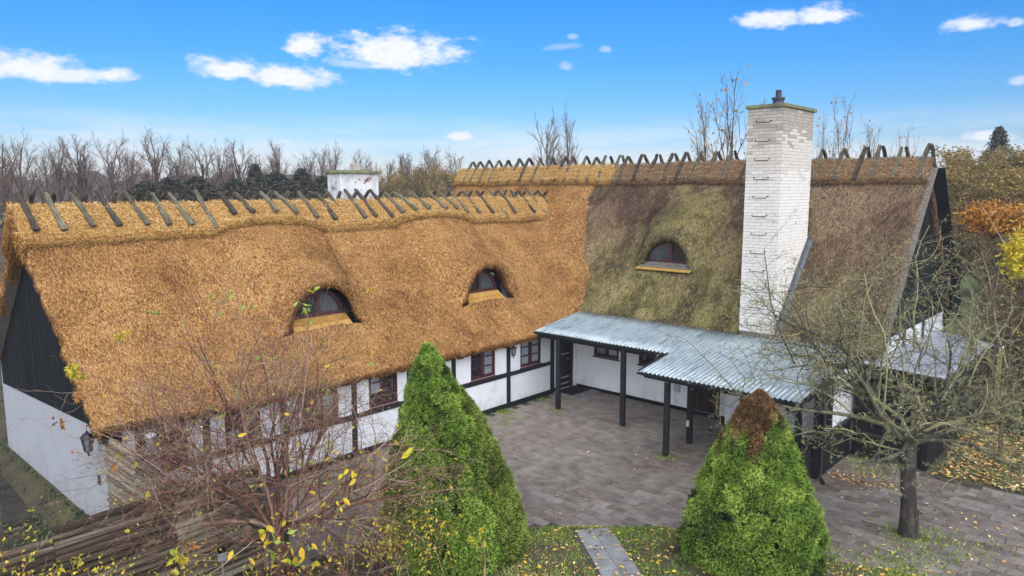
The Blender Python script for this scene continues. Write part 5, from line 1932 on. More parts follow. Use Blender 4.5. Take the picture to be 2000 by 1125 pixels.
# --- the bare thorny shrub in front of the wing
SB = np.array([4.55, -14.25, -.05])
shrub = thing('bare_shrub', 'tangled reddish bare shrub with a few yellow leaves in front of the wing', 'shrub', tuple(SB))
fork = SB + np.array([0, 0, 1.22])
a = Acc()
tube(a, [SB, SB + (0.02, 0, .5), fork], [.14, .11, .10], 9, [.1, .2, .35])
tube(a, [SB + rT * .22, SB + rT * .2 + (0, 0, .6), fork + (0, 0, -.1)], [.09, .08, .05], 7, [.05, .1, .3])
put('trunk', a.mesh('trunk', M['bark_rose'], True), shrub)
cfgR = dict(seg=[9, 8, 7, 5], n=[0, 9, 9, 4.8], s0=[0, .22, .1, .1], ang=[(0, 0), (.65, .25), (.8, .35), (.9, .35)], len=[1, .72, .58, .40],
            wig=[.13, .17, .22, .25], trop=[(0, 0, .035), (0, 0, .015), (0, 0, -.01), (0, 0, 0)], taper=[.35, .35, .4, .5], rr=[1, .5, .5, .5], rmin=.0042)
sysR = []
for (sx, sf, sz, L, r) in [(-1, .1, .55, 2.5, .055), (-.8, -.3, .95, 2.4, .05), (-.2, .2, 1.5, 2.7, .055), (.25, -.1, 1.3, 2.5, .05), (.9, .1, .75, 2.4, .05), (1, -.2, .20, 2.5, .045), (1, .3, .0, 2.3, .035),
                           (-1, .5, .15, 2.0, .035), (-.6, .8, .9, 2.3, .04), (.5, .7, .9, 2.2, .04), (-.1, .05, 1.2, 2.6, .04), (.55, -.3, 1.3, 2.3, .035), (-.5, .1, 1.5, 2.5, .04), (-1, -.2, .3, 2.4, .035), (.8, .4, .45, 2.0, .03), (-.9, -.4, -.1, 2.0, .03), (-.3, .2, 1.8, 3.5, .035), (.15, .2, 1.9, 3.6, .035), (-.75, .1, 1.3, 3.3, .03), (.6, .2, 1.4, 3.2, .03), (-1, .3, .75, 3.4, .03), (1, .3, .6, 3.1, .03), (-.1, -.3, 1.7, 3.2, .028), (-1, 0, .2, 3.0, .025)]:
    grow(sysR, fork + rng.normal(0, .05, 3), rT * sx + fT * sf + np.array([0, 0, sz]), L, r * .82, 0, cfgR)
# suckers from the foot
for k in range(16):
    an = rng.uniform(0, 2 * PI)
    grow(sysR, SB + rT * rng.uniform(-.9, 2.3) + fT * rng.uniform(-.4, .5), rT * rng.normal(0, .35) + fT * rng.normal(0, .3) + np.array([0, 0, 1.0]), rng.uniform(1.0, 2.0), .012, 1, cfgR)
a = Acc()
branches(a, sysR, sides=(8, 5, 4, 3), tone=lambda P, R, lv: np.clip((.42, .48, .55, .62)[lv] + rng.normal(0, .2), 0, 1))
put('branches', a.mesh('branches', M['bark_rose']), shrub)
# leaves still hanging: the larger ones one by one
tips = [s for s in sysR if s[2] >= 2]
idx = rng.permutation(len(tips))
for q in idx[:190]:
    P = tips[q][0]
    p = P[rng.integers(1, len(P))]
    u, v, d_ = proj(p)
    low = v > 850
    w = 'leaf_yellow' if (low and rng.random() < .75) or rng.random() < .40 else ('leaf_green' if rng.random() < .65 else 'leaf_brown')
    put_leaf(shrub, p, rng.uniform(.07, .15), w, 0 if rng.random() < .7 else 1)
# leaf sprays whose place is clear in the photo
for (cx, cy, n_, sp, w, st_, sz) in [(232, 655, 6, 14, 'leaf_yellow', 1, .17), (138, 715, 8, 16, 'leaf_yellow', 1, .19), (155, 765, 4, 9, 'leaf_brown', 1, .16), (118, 815, 4, 12, 'leaf_brown', 1, .15),
                                     (385, 668, 2, 5, 'leaf_brown', 0, .14), (425, 745, 4, 10, 'leaf_brown', 1, .17), (292, 780, 2, 5, 'leaf_brown', 0, .14), (200, 775, 1, 2, 'leaf_yellow', 0, .14),
                                     (430, 572, 8, 26, 'leaf_green', 0, .12), (480, 590, 7, 22, 'leaf_green', 0, .12), (600, 600, 12, 20, 'leaf_green', 0, .13), (228, 885, 2, 4, 'leaf_yellow', 0, .13), (285, 962, 1, 2, 'leaf_yellow', 0, .22),
                                     (232, 905, 2, 6, 'leaf_brown', 0, .2), (870, 1020, 2, 8, 'leaf_yellow', 0, .16), (805, 875, 3, 9, 'leaf_yellow', 0, .17), (938, 1050, 6, 9, 'leaf_yellow', 1, .17), (685, 925, 6, 30, 'leaf_yellow', 0, .14),
                                     (700, 690, 6, 30, 'leaf_green', 0, .1), (730, 895, 5, 24, 'leaf_yellow', 0, .13), (640, 985, 8, 34, 'leaf_yellow', 0, .13), (540, 1080, 9, 30, 'leaf_green', 0, .17), (590, 1090, 9, 34, 'leaf_yellow', 0, .18), (515, 1050, 6, 20, 'leaf_yellow', 0, .15),
                                     (480, 1100, 5, 22, 'leaf_yellow', 0, .15), (350, 1090, 8, 22, 'leaf_yellow', 1, .16), (365, 1060, 4, 14, 'leaf_brown', 1, .15), (560, 1010, 5, 20, 'leaf_yellow', 0, .14), (640, 870, 6, 26, 'leaf_yellow', 0, .12)]:
    dpt = 11.6 if cy < 840 or cx < 300 else 11.0
    hub = pix(cx, cy + 14, dpt)
    for q in range(n_):
        p = pix(cx + rng.normal(0, sp * .6), cy + rng.normal(0, sp * .6), dpt + rng.normal(0, .08))
        put_leaf(shrub, p, sz * rng.uniform(.75, 1.2), w, st_)
# thin twigs that carry the sprays
for (x0, y0, x1, y1, r) in [(150, 700, 260, 860, .008), (232, 660, 330, 830, .008), (118, 815, 330, 930, .008), (430, 575, 520, 760, .008), (480, 590, 540, 800, .008), (600, 610, 590, 800, .009), (425, 745, 470, 880, .007), (285, 965, 360, 960, .006), (870, 1020, 868, 1125, .008), (938, 1050, 945, 1140, .016), (805, 875, 720, 940, .007), (232, 905, 300, 860, .006), (385, 668, 430, 800, .006), (292, 780, 380, 860, .006)]:
    P0, P1 = pix(x0, y0, 11.6), pix(x1, y1, 11.6)
    m_ = (P0 + P1) / 2 + rng.normal(0, .06, 3)
    a = Acc()
    tube(a, [P0, m_, P1], [r * .5, r * .8, r], 4, rng.uniform(.4, .8))
    put('twig', a.mesh('twig', M['bark_rose']), shrub)
# small leaves and red hips
a = Acc()
PP = np.concatenate([s[0][1:] for s in tips])
q = rng.integers(0, len(PP), 1500)
P = PP[q] + rng.normal(0, .02, (1500, 3))
D = rng.normal(0, 1, P.shape)
D = D / np.linalg.norm(D, axis=1)[:, None] * rng.uniform(.025, .065, len(P))[:, None]
W = np.cross(D, rng.normal(0, 1, P.shape))
W = W / np.linalg.norm(W, axis=1)[:, None] * rng.uniform(.010, .022, len(P))[:, None]
blades(a, P, D, W, rng.random(len(P)))
kind(put('small_leaves', a.mesh('small_leaves', M['leaf_green']), shrub), 'stuff')
a = Acc()
q = np.concatenate([PP[(PP[:, 2] < 1.9) & ((PP - SB) @ rT > .2)], PP[PP[:, 2] < 1.2]])
P = q[rng.integers(0, len(q), 1500)] + rng.normal(0, .04, (1500, 3))
D = rng.normal(0, 1, P.shape)
D = D / np.linalg.norm(D, axis=1)[:, None] * rng.uniform(.04, .085, len(P))[:, None]
W = np.cross(D, rng.normal(0, 1, P.shape))
W = W / np.linalg.norm(W, axis=1)[:, None] * rng.uniform(.015, .03, len(P))[:, None]
blades(a, P, D, W, rng.random(len(P)))
kind(put('small_leaves', a.mesh('small_leaves', M['leaf_yellow']), shrub), 'stuff')
a = Acc()
q = rng.integers(0, len(PP), 130)
for p in PP[q]:
    s_ = rng.uniform(.012, .02)
    V = p + np.array([(1, 0, 0), (-1, 0, 0), (0, 1, 0), (0, -1, 0), (0, 0, 1.3), (0, 0, -1.3)]) * s_ - (0, 0, .02)
    a.add(V, [(0, 2, 4), (2, 1, 4), (1, 3, 4), (3, 0, 4), (2, 0, 5), (1, 2, 5), (3, 1, 5), (0, 3, 5)])
kind(put('rose_hips', a.mesh('rose_hips', M['hip']), shrub), 'stuff')
# pink leaved plant at the pale screen
pk = thing('pink_shrub', 'small shrub with pinkish red autumn leaves behind the pale log screens', 'shrub', (2.6, -14.9, 0))
sysP = []
cfgP = dict(seg=[6, 5, 4], n=[0, 7, 5], s0=[0, .3, .2], ang=[(0, 0), (.6, .2), (.8, .3)], len=[1, .5, .4], wig=[.12, .15, .2], trop=[(0, 0, .0), (0, 0, -.03), (0, 0, -.04)], taper=[.4, .4, .5], rr=[1, .6, .6], rmin=.004)
for k in range(7):
    an = rng.uniform(0, 6.28)
    grow(sysP, (2.6, -14.9, 0), (math.cos(an) * .45, math.sin(an) * .25, 1), 2.0, .016, 0, cfgP)
a = Acc()
branches(a, sysP, sides=(5, 4, 3))
put('branches', a.mesh('branches', M['bark_rose']), pk)
PPp = np.concatenate([s[0][2:] for s in sysP if s[2] > 0])
q = rng.integers(0, len(PPp), 700)
P = PPp[q] + rng.normal(0, .03, (700, 3))
D = rng.normal(0, 1, P.shape) + (0, 0, -.6)
D = D / np.linalg.norm(D, axis=1)[:, None] * rng.uniform(.05, .10, len(P))[:, None]
W = np.cross(D, rng.normal(0, 1, P.shape))
W = W / np.linalg.norm(W, axis=1)[:, None] * rng.uniform(.008, .016, len(P))[:, None]
a = Acc()
blades(a, P, D, W, rng.random(len(P)))
kind(put('foliage', a.mesh('foliage', M['leaf_pink']), pk), 'stuff')
# the mossy trunk next to it with a dark cap
stp = thing('old_stump', 'thick dark mossy trunk stump with slate grey cap inside the shrub', 'stump', (4.05, -13.95, 0))
a = Acc()
tube(a, [(4.05, -13.95, -.1), (4.06, -13.97, .6), (4.04, -13.94, 1.2), (4.05, -13.95, 1.62)], [.20, .17, .16, .15], 10, [.1, .2, .3, .25])
put('trunk', a.mesh('trunk', M['bark_apple'], True), stp)
a = Acc()
lathe(a, (4.05, -13.95, 1.60), [(.20, 0), (.20, .02), (.12, .16), (.03, .22)], 8)
put('stump_cap', a.mesh('stump_cap', M['zinc']), stp)


rng = np.random.default_rng(104)
# --- ground cover built from blades
def tuft_field(name, P, h, w, mat, spread=.5, tone=None, label=None):
    n = len(P)
    D = rng.normal(0, spread, (n, 3))
    D[:, 2] = 1
    D = D / np.linalg.norm(D, axis=1)[:, None] * rng.uniform(*h, n)[:, None]
    W = np.stack([rng.normal(0, 1, n), rng.normal(0, 1, n), np.zeros(n)], -1)
    W = W / np.linalg.norm(W, axis=1)[:, None] * rng.uniform(*w, n)[:, None]
    a = Acc()
    blades(a, P, D, W, tone if tone is not None else rng.random(n))
    o = kind(put(name, a.mesh(name, mat)), 'stuff')
    if label:
        o['label'] = label
    return o


def in_poly(n, poly):
    q = np.array(poly)
    P = rng.uniform(q.min(0), q.max(0), (n, 2))
    return P[inside(P[:, 0], P[:, 1], poly)]


PATHP = [(6.80, -8.97), (7.36, -8.39), (9.6, -10.07), (9.0, -10.6)]
n0 = in_poly(260000, LAWN)
u, v, d = proj(np.c_[n0, np.zeros(len(n0))])
n0 = n0[(u > 700) & (u < 2050) & (v < 1180)]
bare = vnoise(n0[:, 0], n0[:, 1], 51, 1.1)
keep = (~inside(n0[:, 0], n0[:, 1], PATHP)) & (rng.random(len(n0)) < .35 + 1.1 * (bare - .25))
keep &= (np.hypot(n0[:, 0] - 10.2, n0[:, 1] + 7.8) > 1.25) & (np.hypot(n0[:, 0] - 5.8, n0[:, 1] + 11.2) > 1.1)
n0 = n0[keep]
tuft_field('grass', np.c_[n0, np.full(len(n0), .010)], (.03, .085), (.005, .010), M['grass'], .8, np.clip(.15 + .55 * rng.random(len(n0)) + .5 * vnoise(n0[:, 0], n0[:, 1], 52, .9), 0, 1), 'patchy green grass around the garden path')
n1 = in_poly(90000, [(11.5, -.5), (13.6, -.33), (18, -.6), (22, 12), (12, 12), (11.4, 3)])
b1 = vnoise(n1[:, 0], n1[:, 1], 53, .8)
n1 = n1[rng.random(len(n1)) < .2 + .9 * (b1 - .3)]
tuft_field('grass', np.c_[n1, np.full(len(n1), -.01)], (.03, .10), (.006, .012), M['grass'], .7, np.clip(.5 * rng.random(len(n1)) + .55 * vnoise(n1[:, 0], n1[:, 1], 54, .7), 0, 1), 'rough grass beside the shed')
# weeds in the joints and at the posts and tree
W_ = []
for (x, y, r, m) in [(1.36, -2.66, .18, 120), (6.04, -3.95, .25, 160), (3.79, -2.66, .12, 60), (12.05, -4.6, .35, 500), (12.3, -4.3, .5, 350), (1.0, -4.5, .5, 200), (.3, -4.0, .25, 260), (.25, -5.2, .25, 260), (.3, -2.2, .2, 120), (10.2, -1.4, .35, 160), (12.6, -5.2, .6, 300), (13.2, -4.2, .6, 200), (9.9, -.8, .3, 120), (11.0, -6.5, .5, 500), (12.2, -6.0, .6, 600), (9.4, -7.4, .4, 200), (10.9, -.5, .3, 80)]:
    W_.append(np.c_[rng.normal(x, r * .6, m), rng.normal(y, r * .6, m), np.full(m, .0)])
W_ = np.concatenate(W_)
tuft_field('weeds', W_, (.02, .09), (.008, .02), M['grass'], .9, label='small weeds in the joints of the paving')
# ivy and ground cover
n2 = np.concatenate([in_poly(11000, [(-9, -15.42), (-.1, -15.42), (-.1, -15.95), (-3, -15.75), (-9, -15.9)]), in_poly(5000, [(-9, -16.6), (-.1, -16.5), (3, -18.5), (-9, -18.5)]), in_poly(1500, [(-3.5, -15.7), (0, -15.7), (0, -16.6), (-3.5, -16.6)]), in_poly(2500, [(.1, -15.5), (3.2, -15.5), (3.2, -17.4), (.1, -17.0)])])
z2 = gh(n2[:, 0], n2[:, 1])
tuft_field('ivy', np.c_[n2, z2 + rng.uniform(0, .22, len(n2)) * rng.random(len(n2))], (.03, .08), (.015, .035), M['ivy'], 1.2, label='dark ivy along the foot of the white gable')
n3 = np.concatenate([in_poly(2600, [(9.0, -8.6), (10.2, -9.6), (11.5, -8.8), (11.7, -7.4), (10.9, -6.9), (11.2, -8.4), (10, -9)]), in_poly(1200, [(4.6, -11.6), (6.2, -12.6), (7.2, -11.6), (6.8, -10.6), (6.2, -12)]), in_poly(900, [(8.6, -7.8), (9.3, -8.9), (9.0, -7.4)])])
tuft_field('ground_cover', np.c_[n3, rng.uniform(0, .12, len(n3))], (.03, .09), (.015, .03), M['ivy'], 1.0, np.clip(rng.random(len(n3)) * .8 + .2, 0, 1), 'dark leafy ground cover at the foot of the conifers')
# undergrowth at the bottom of the frame, left
n4 = np.concatenate([in_poly(3000, [(3.6, -18.5), (5.4, -18.5), (5.4, -16.4), (3.6, -16.2)])])
z4 = rng.random(len(n4)) ** 1.5 * 1.2
kk = z4 < 1.1 * np.clip((-16.3 - n4[:, 1]) / .8, .15, 1)
UC = pix(40, 1118, 10.9)
uw = thing('garden_shrub', 'yellow and orange leaved low shrub in the bottom left corner at the log fence', 'shrub', (UC[0], UC[1], 0))
a = Acc()
sysU = []
for k in range(26):
    grow(sysU, (UC[0] + rng.normal(0, .35), UC[1] + rng.normal(0, .35), 0), (rng.normal(0, .3), rng.normal(0, .3), 1), max(UC[2], .4) * rng.uniform(.75, 1.3), .012, 0, cfgP)
branches(a, sysU, sides=(5, 4, 3))
put('branches', a.mesh('branches', M['bark_rose']), uw)
PPu = np.concatenate([s[0][1:] for s in sysU if s[2] > 0])
for k in range(70):
    p = PPu[rng.integers(len(PPu))]
    put_leaf(uw, p, rng.uniform(.08, .16), ('leaf_yellow', 'leaf_brown', 'leaf_green')[int(rng.choice([0, 1, 2], p=[.5, .25, .25]))], 0)
q = rng.integers(0, len(PPu), 1500)
P = PPu[q] + rng.normal(0, .05, (1500, 3))
D = rng.normal(0, 1, P.shape)
D = D / np.linalg.norm(D, axis=1)[:, None] * rng.uniform(.04, .09, len(P))[:, None]
W = np.cross(D, rng.normal(0, 1, P.shape))
W = W / np.linalg.norm(W, axis=1)[:, None] * rng.uniform(.015, .03, len(P))[:, None]
a = Acc()
blades(a, P, D, W, rng.random(len(P)))
kind(put('foliage', a.mesh('foliage', M['leaf_yellow']), uw), 'stuff')


rng = np.random.default_rng(105)
LPp = pix(2, 1000, 12.6)
LPp = pix(-3, 1000, 12.6)
lpo = bar('timber_post', (LPp[0], LPp[1], -.2), (LPp[0], LPp[1], float(pix(2, 925, 12.6)[2])), .08, .08, M['log_pale'], None, up=(1, 0, 0))
tag(lpo, 'pale timber post at the left edge of the photo behind the log fence', 'post')
# --- fallen leaves
def litter(name, P, mat, size, label, lift=.012):
    n = len(P)
    an = rng.uniform(0, 2 * PI, n)
    s_ = rng.uniform(*size, n)
    t = np.stack([np.cos(an), np.sin(an), rng.normal(0, .18, n)], -1)
    b = np.stack([-np.sin(an), np.cos(an), rng.normal(0, .18, n)], -1)
    P = P + np.array([0, 0, lift])
    fold = rng.uniform(.1, .5, n)[:, None] * np.array([0, 0, 1.0])
    s1 = s_[:, None]
    pts = [P - t * s1, P - t * s1 * .3 + b * s1 * .55 + fold * s1 * .5, P + t * s1 * .45 + b * s1 * .5 + fold * s1 * .6, P + t * s1 * 1.05, P + t * s1 * .45 - b * s1 * .5 + fold * s1 * .45, P - t * s1 * .3 - b * s1 * .55 + fold * s1 * .5, P]
    V = np.stack(pts, 1).reshape(-1, 3)
    base = np.arange(n)[:, None] * 7
    Fq = np.concatenate([base + np.array([[i, (i + 1) % 6, 6]]) for i in range(6)])
    a = Acc()
    a.add(V, Fq, np.repeat(rng.random(n), 7))
    o = kind(put(name, a.mesh(name, mat)), 'stuff')
    o['label'] = label
    return o


L1 = in_poly(2600, LAWN)
u, v, d = proj(np.c_[L1, np.zeros(len(L1))])
L1 = L1[(u > 650) & (u < 2050)]
litter('fallen_leaves', np.c_[L1, np.full(len(L1), .03)], M['litter'], (.022, .055), 'tan and brown fallen leaves on the front grass')
L1 = in_poly(800, LAWN)
litter('fallen_leaves', np.c_[L1, np.full(len(L1), .035)], M['litter_yellow'], (.025, .055), 'yellow fallen leaves on the front grass')
L2 = in_poly(1100, YARD)
pr = np.clip(.10 + .10 * (L2[:, 0] > 5) + .55 * (L2[:, 0] > 9.4) + .3 * (L2[:, 1] < -6), 0, 1)
L2 = L2[rng.random(len(L2)) < pr]
litter('fallen_leaves', np.c_[L2, np.full(len(L2), .004)], M['litter'], (.022, .05), 'scattered fallen leaves on the paving')
L2 = np.concatenate([np.c_[rng.normal(10.5, .5, 150), rng.normal(-2.1, .28, 150)], in_poly(90, YARD), in_poly(260, [(9.8, -6.6), (12.6, -6.0), (15, -5.6), (15, -2), (11.5, -2.5)])])
litter('fallen_leaves', np.c_[L2, np.full(len(L2), .006)], M['litter'], (.02, .05), 'drift of brown leaves on the paving beside the downpipe')
L3 = in_poly(12000, [(11.55, -.6), (13.6, -.36), (19, -.6), (22, 10), (12, 10), (11.5, 3)])
litter('fallen_leaves', np.c_[L3, np.full(len(L3), .02)], M['litter'], (.03, .075), 'thick carpet of orange brown leaves on the grass beside the shed')
q = np.c_[rng.uniform(.6, 9.4, 60), rng.uniform(-4.0, -.3, 60)]
q = q[(q[:, 1] > -2.5) | (q[:, 0] > 5.4)]
q[: len(q) // 2, 1] = rng.uniform(-.7, -.25, len(q) // 2)
litter('roof_leaves', np.c_[q, cz(q[:, 1]) + .05], M['litter'], (.025, .05), 'few leaves lying on the corrugated canopy')
# moss and straw debris where thatch meets canopy
n = 900
q = np.c_[rng.uniform(.6, 6.1, n), -.22 - np.abs(rng.normal(0, .14, n))]
a = Acc()
P = np.c_[q, cz(q[:, 1]) + .05]
D = np.c_[rng.normal(0, 1, n), rng.normal(0, 1, n), rng.uniform(0, .3, n)]
D = D / np.linalg.norm(D, axis=1)[:, None] * rng.uniform(.04, .12, n)[:, None]
W = np.cross(D, (0, 0, 1.0))
W = W / np.linalg.norm(W, axis=1)[:, None] * .008
blades(a, P, D, W, rng.random(n))
o = kind(put('thatch_debris', a.mesh('thatch_debris', M['straw_ridge_old'])), 'stuff')
o['label'] = 'bits of straw shed from the thatch onto the canopy'


rng = np.random.default_rng(106)
# ------------------------------------------------------------------ background trees
def tree_template(cfg, h, r, trunk, nl, leafn=0, leaf=None, spread=.5, s_low=.25):
    sysT = []
    P = np.stack([rng.normal(0, .02, 9).cumsum() * h * .05, rng.normal(0, .02, 9).cumsum() * h * .05, np.linspace(0, h * trunk, 9)], -1)
    a = Acc()
    tube(a, P, np.linspace(r, r * .3, 9), 7, .3)
    tm = a.mesh('trunk', M['bark_far'])
    for k in range(nl):
        s = s_low + (1 - s_low) * k / nl
        i = s * 8
        q = P[int(i)] + (P[min(int(i) + 1, 8)] - P[int(i)]) * (i % 1)
        an = k * 2.4 + rng.normal(0, .4)
        up = 1.2 + 1.5 * s
        d = np.array([math.cos(an), math.sin(an), up]) * np.array([spread * 2, spread * 2, 1])
        grow(sysT, q, d, h * .42 * (1.15 - .6 * s), r * .42 * (1.1 - .7 * s), 0, cfg)
    a = Acc()
    branches(a, sysT, sides=(5, 4, 3, 3), tone=lambda P, R, lv: np.clip((.3, .4, .6, .75)[lv] + rng.normal(0, .1), 0, 1))
    cm = a.mesh('crown', M['bark_far'])
    lm = None
    if leafn:
        PPt = np.concatenate([s[0][1:] for s in sysT if s[2] >= 1])
        q = rng.integers(0, len(PPt), leafn)
        lm = leaf_cloud(PPt[q], leaf, h)
    return tm, cm, lm


def leaf_cloud(P, mat, h, sz=(.006, .015), sig=.022):
    n = len(P)
    P = P + rng.normal(0, sig * h, P.shape)
    D = rng.normal(0, 1, P.shape)
    D = D / np.linalg.norm(D, axis=1)[:, None] * (rng.uniform(*sz, n) * h)[:, None]
    W = np.cross(D, rng.normal(0, 1, P.shape))
    W = W / np.linalg.norm(W, axis=1)[:, None] * (rng.uniform(*sz, n) * h * .45)[:, None]
    a = Acc()
    V = np.stack([P - D, P + W, P + D, P - W], 1).reshape(-1, 3)
    t = np.clip(rng.random(n) * .6 + .4 * (vnoise(P[:, 0], P[:, 2], 61, 4 / h * 2)), 0, 1)
    a.add(V, np.arange(n * 4).reshape(-1, 4), np.repeat(t, 4))
    return a.mesh('foliage', mat)


cfgT = dict(seg=[6, 5, 4, 3], n=[0, 6, 5.5, 4], s0=[0, .3, .2, .15], ang=[(0, 0), (.5, .15), (.55, .2), (.6, .25)], len=[1, .5, .5, .5], wig=[.08, .1, .12, .15],
            trop=[(0, 0, .05), (0, 0, .05), (0, 0, .04), (0, 0, .03)], taper=[.4, .4, .5, .6], rr=[1, .55, .6, .7], rmin=.014)
TPL = [tree_template(cfgT, 11, .24, .9, 17, spread=rng.uniform(.30, .45)) for k in range(4)]


def plant(name, label, cat, loc, sc, rz, tpl, group, names=('trunk', 'crown', 'foliage')):
    t = thing(name, label, cat, loc, group)
    for nm, me in zip(names, tpl):
        if me is None:
            continue
        o = put(nm, me, t, Matrix.Translation(loc) @ Matrix.Rotation(rz, 4, 'Z') @ Matrix.Diagonal((sc[0], sc[0], sc[1], 1)))
        if nm == 'foliage':
            o['kind'] = 'stuff'
    return t


def at_px(x, dist):
    p = pix(x, 369, 1.0) - CAM
    p = p / np.linalg.norm(p[:2])
    q = CAM + p * dist
    return q[0], q[1], float(gh(q[0], q[1])) + .2


# the row of bare trees on the left
ROW = [(8, 292, 70), (42, 284, 74), (118, 288, 72), (158, 284, 73), (222, 280, 70), (258, 308, 76), (306, 277, 71), (348, 292, 74), (398, 289, 72), (432, 300, 78), (470, 292, 75), (545, 290, 84), (606, 306, 88), (655, 298, 86), (705, 308, 92), (800, 312, 95), (845, 308, 98), (890, 308, 90), (510, 316, 90), (760, 322, 100)]
DESC = ['tall bare tree at the left edge', 'bare tree second from the left edge', 'bare tree above the second ridge stick pair', 'slender bare tree left of the tallest pair', 'wide bare tree standing apart in the left row', 'short bare tree right of the wide one', 'tallest bare tree in the left half of the row',
        'bare tree just right of the tallest one', 'bare tree behind the dark hedge, narrow crown', 'thin bare tree right of the narrow crown', 'bare tree left of the dark evergreens', 'bare tree rising from the dark evergreens', 'bare tree midway between evergreens and white chimney', 'bare tree directly left of the white chimney',
        'bare tree peeping over the white chimney', 'bare tree above the yellowish shrubs right of the white chimney', 'bare tree left of the far roof end', 'bare tree next to the far end of the main ridge', 'faint short bare tree among the evergreens', 'faint short bare tree right of the white chimney']
for k, (x, ytop, dist) in enumerate(ROW):
    loc = at_px(x, dist)
    dpt = proj(loc)[2]
    h = 7 + (369 - ytop) / F * dpt - loc[2]
    plant('bare_tree', DESC[k] + ', grey and leafless', 'tree', loc, (h / 11 * rng.uniform(.95, 1.25), h / 11.6), rng.uniform(0, 6), TPL[k % 4], 'bare trees in the row behind the house')

for k in range(13):
    x = 18 + k * 70 + rng.normal(0, 16)
    loc = at_px(x, rng.uniform(100, 130))
    h = 7 + (369 - rng.uniform(296, 330)) / F * proj(loc)[2] - loc[2]
    plant('bare_tree', 'faint bare tree, %s from the left in the hazy back row' % ('first second third fourth fifth sixth seventh eighth ninth tenth eleventh twelfth thirteenth'.split()[k]), 'tree', loc, (h / 11 * rng.uniform(1.1, 1.5), h / 11.6), rng.uniform(0, 6), TPL[k % 4], 'faint bare trees in the back row')
# dark evergreen mass behind the left ridge
EV = []
for k in range(3):
    n = 11000
    z = rng.random(n) ** .8
    prof_ = np.clip(1 - z ** (1.7 if k < 2 else 1.0), 0, 1) ** .8
    an = rng.uniform(0, 2 * PI, n)
    rr = prof_ * (.38 if k < 2 else .26) * np.sqrt(rng.uniform(.35, 1, n)) * (1 + .35 * np.sin(3 * an + 5 * z) * np.sin(13 * z + 2 * an + k))
    P = np.stack([rr * np.cos(an), rr * np.sin(an), z], -1) * 7
    a = Acc()
    tube(a, [(0, 0, 0), (0, 0, 4.5)], [.16, .05], 6, .3)
    EV.append((a.mesh('trunk', M['bark_far']), None, leaf_cloud(P, M['evergreen'], 7, (.009, .022), .012)))
for k, (x, ytop, dist, wv) in enumerate([(285, 358, 66, 1.7), (330, 352, 68, 1.9), (385, 349, 66, 1.9), (500, 326, 70, 1.3), (540, 340, 72, 1.7), (590, 334, 71, 1.6), (632, 348, 70, 1.7), (460, 353, 69, 1.6), (665, 344, 74, 1.5)]):
    loc = at_px(x, dist)
    dpt = proj(loc)[2]
    h = 7 + (369 - ytop) / F * dpt - loc[2]
    plant('evergreen_tree', ('rounded dark evergreen, %s of the dark clump left of the white chimney' % ['first from the left', 'second from the left', 'third from the left', 'pointed member', 'middle member', 'broad member', 'member nearest the chimney', 'low member', 'member behind the chimney'][k]), 'tree', loc, (h / 7 * wv, h / 7), rng.uniform(0, 6), EV[2 if k in (3, 5) else k % 2], 'dark evergreens behind the wing')

# yellowish leaved trees right of the white chimney
AU = []
cfgB = dict(cfgT)
cfgB['n'] = [0, 5, 4, 2]
for k in range(3):
    AU.append(tree_template(cfgB, 8, .16, .8, 14, 5200, M['autumn'], .6, .12))
for k, (x, ytop, dist) in enumerate([(762, 345, 80), (800, 332, 84), (842, 328, 82), (878, 336, 78), (912, 338, 86)]):
    loc = at_px(x, dist)
    h = 7 + (369 - ytop) / F * proj(loc)[2] - loc[2]
    plant('autumn_tree', 'thin yellow brown tree %s between white chimney and main roof' % ['nearest the chimney', 'second from the chimney', 'in the middle', 'left of the roof end', 'half hidden by the roof end'][k], 'tree', loc, (h / 8 * 1.2, h / 8), rng.uniform(0, 6), AU[k % 3], 'yellow brown trees behind the wing')
# behind the main ridge
for k, (x, ytop, dist, hs) in enumerate([(1068, 258, 62, .8), (1108, 254, 64, .55)]):
    loc = at_px(x, dist)
    h = 7 + (369 - ytop) / F * proj(loc)[2] - loc[2]
    plant('bare_tree', ['feathery bare tree behind the ridge, left of the pair', 'slim bare tree behind the ridge, right of the pair'][k], 'tree', loc, (h / 11 * hs, h / 11), rng.uniform(0, 6), TPL[k], 'bare trees in the row behind the house')
cfgK = dict(cfgT)
cfgK['n'] = [0, 6, 4.5, 2.5]
cfgK['rmin'] = .010
KT = [tree_template(cfgK, 9, .13, .85, 11, 90, M['leaf_orange'], .45, .3) for k in range(2)]
for k, (x, ytop, dist, hs) in enumerate([(1425, 190, 32, .8), (1375, 222, 33, .6), (1640, 232, 33, .6), (1700, 268, 34, .55), (1600, 262, 33, .5), (1765, 282, 33, .4)]):
    loc = at_px(x, dist)
    h = 7 + (369 - ytop) / F * proj(loc)[2] - loc[2]
    plant('garden_tree', ['tallest bare crown left of the brick chimney', 'lower bare crown further left of the brick chimney', 'bare upright crown right of the brick chimney', 'thin crown with red leaves behind the old ridge', 'twigs directly right of the brick chimney', 'last thin twigs near the right end of the ridge'][k], 'tree', loc, (h / 9 * hs, h / 9), rng.uniform(0, 6), KT[k % 2], 'bare garden trees behind the main ridge')

rng = np.random.default_rng(107)
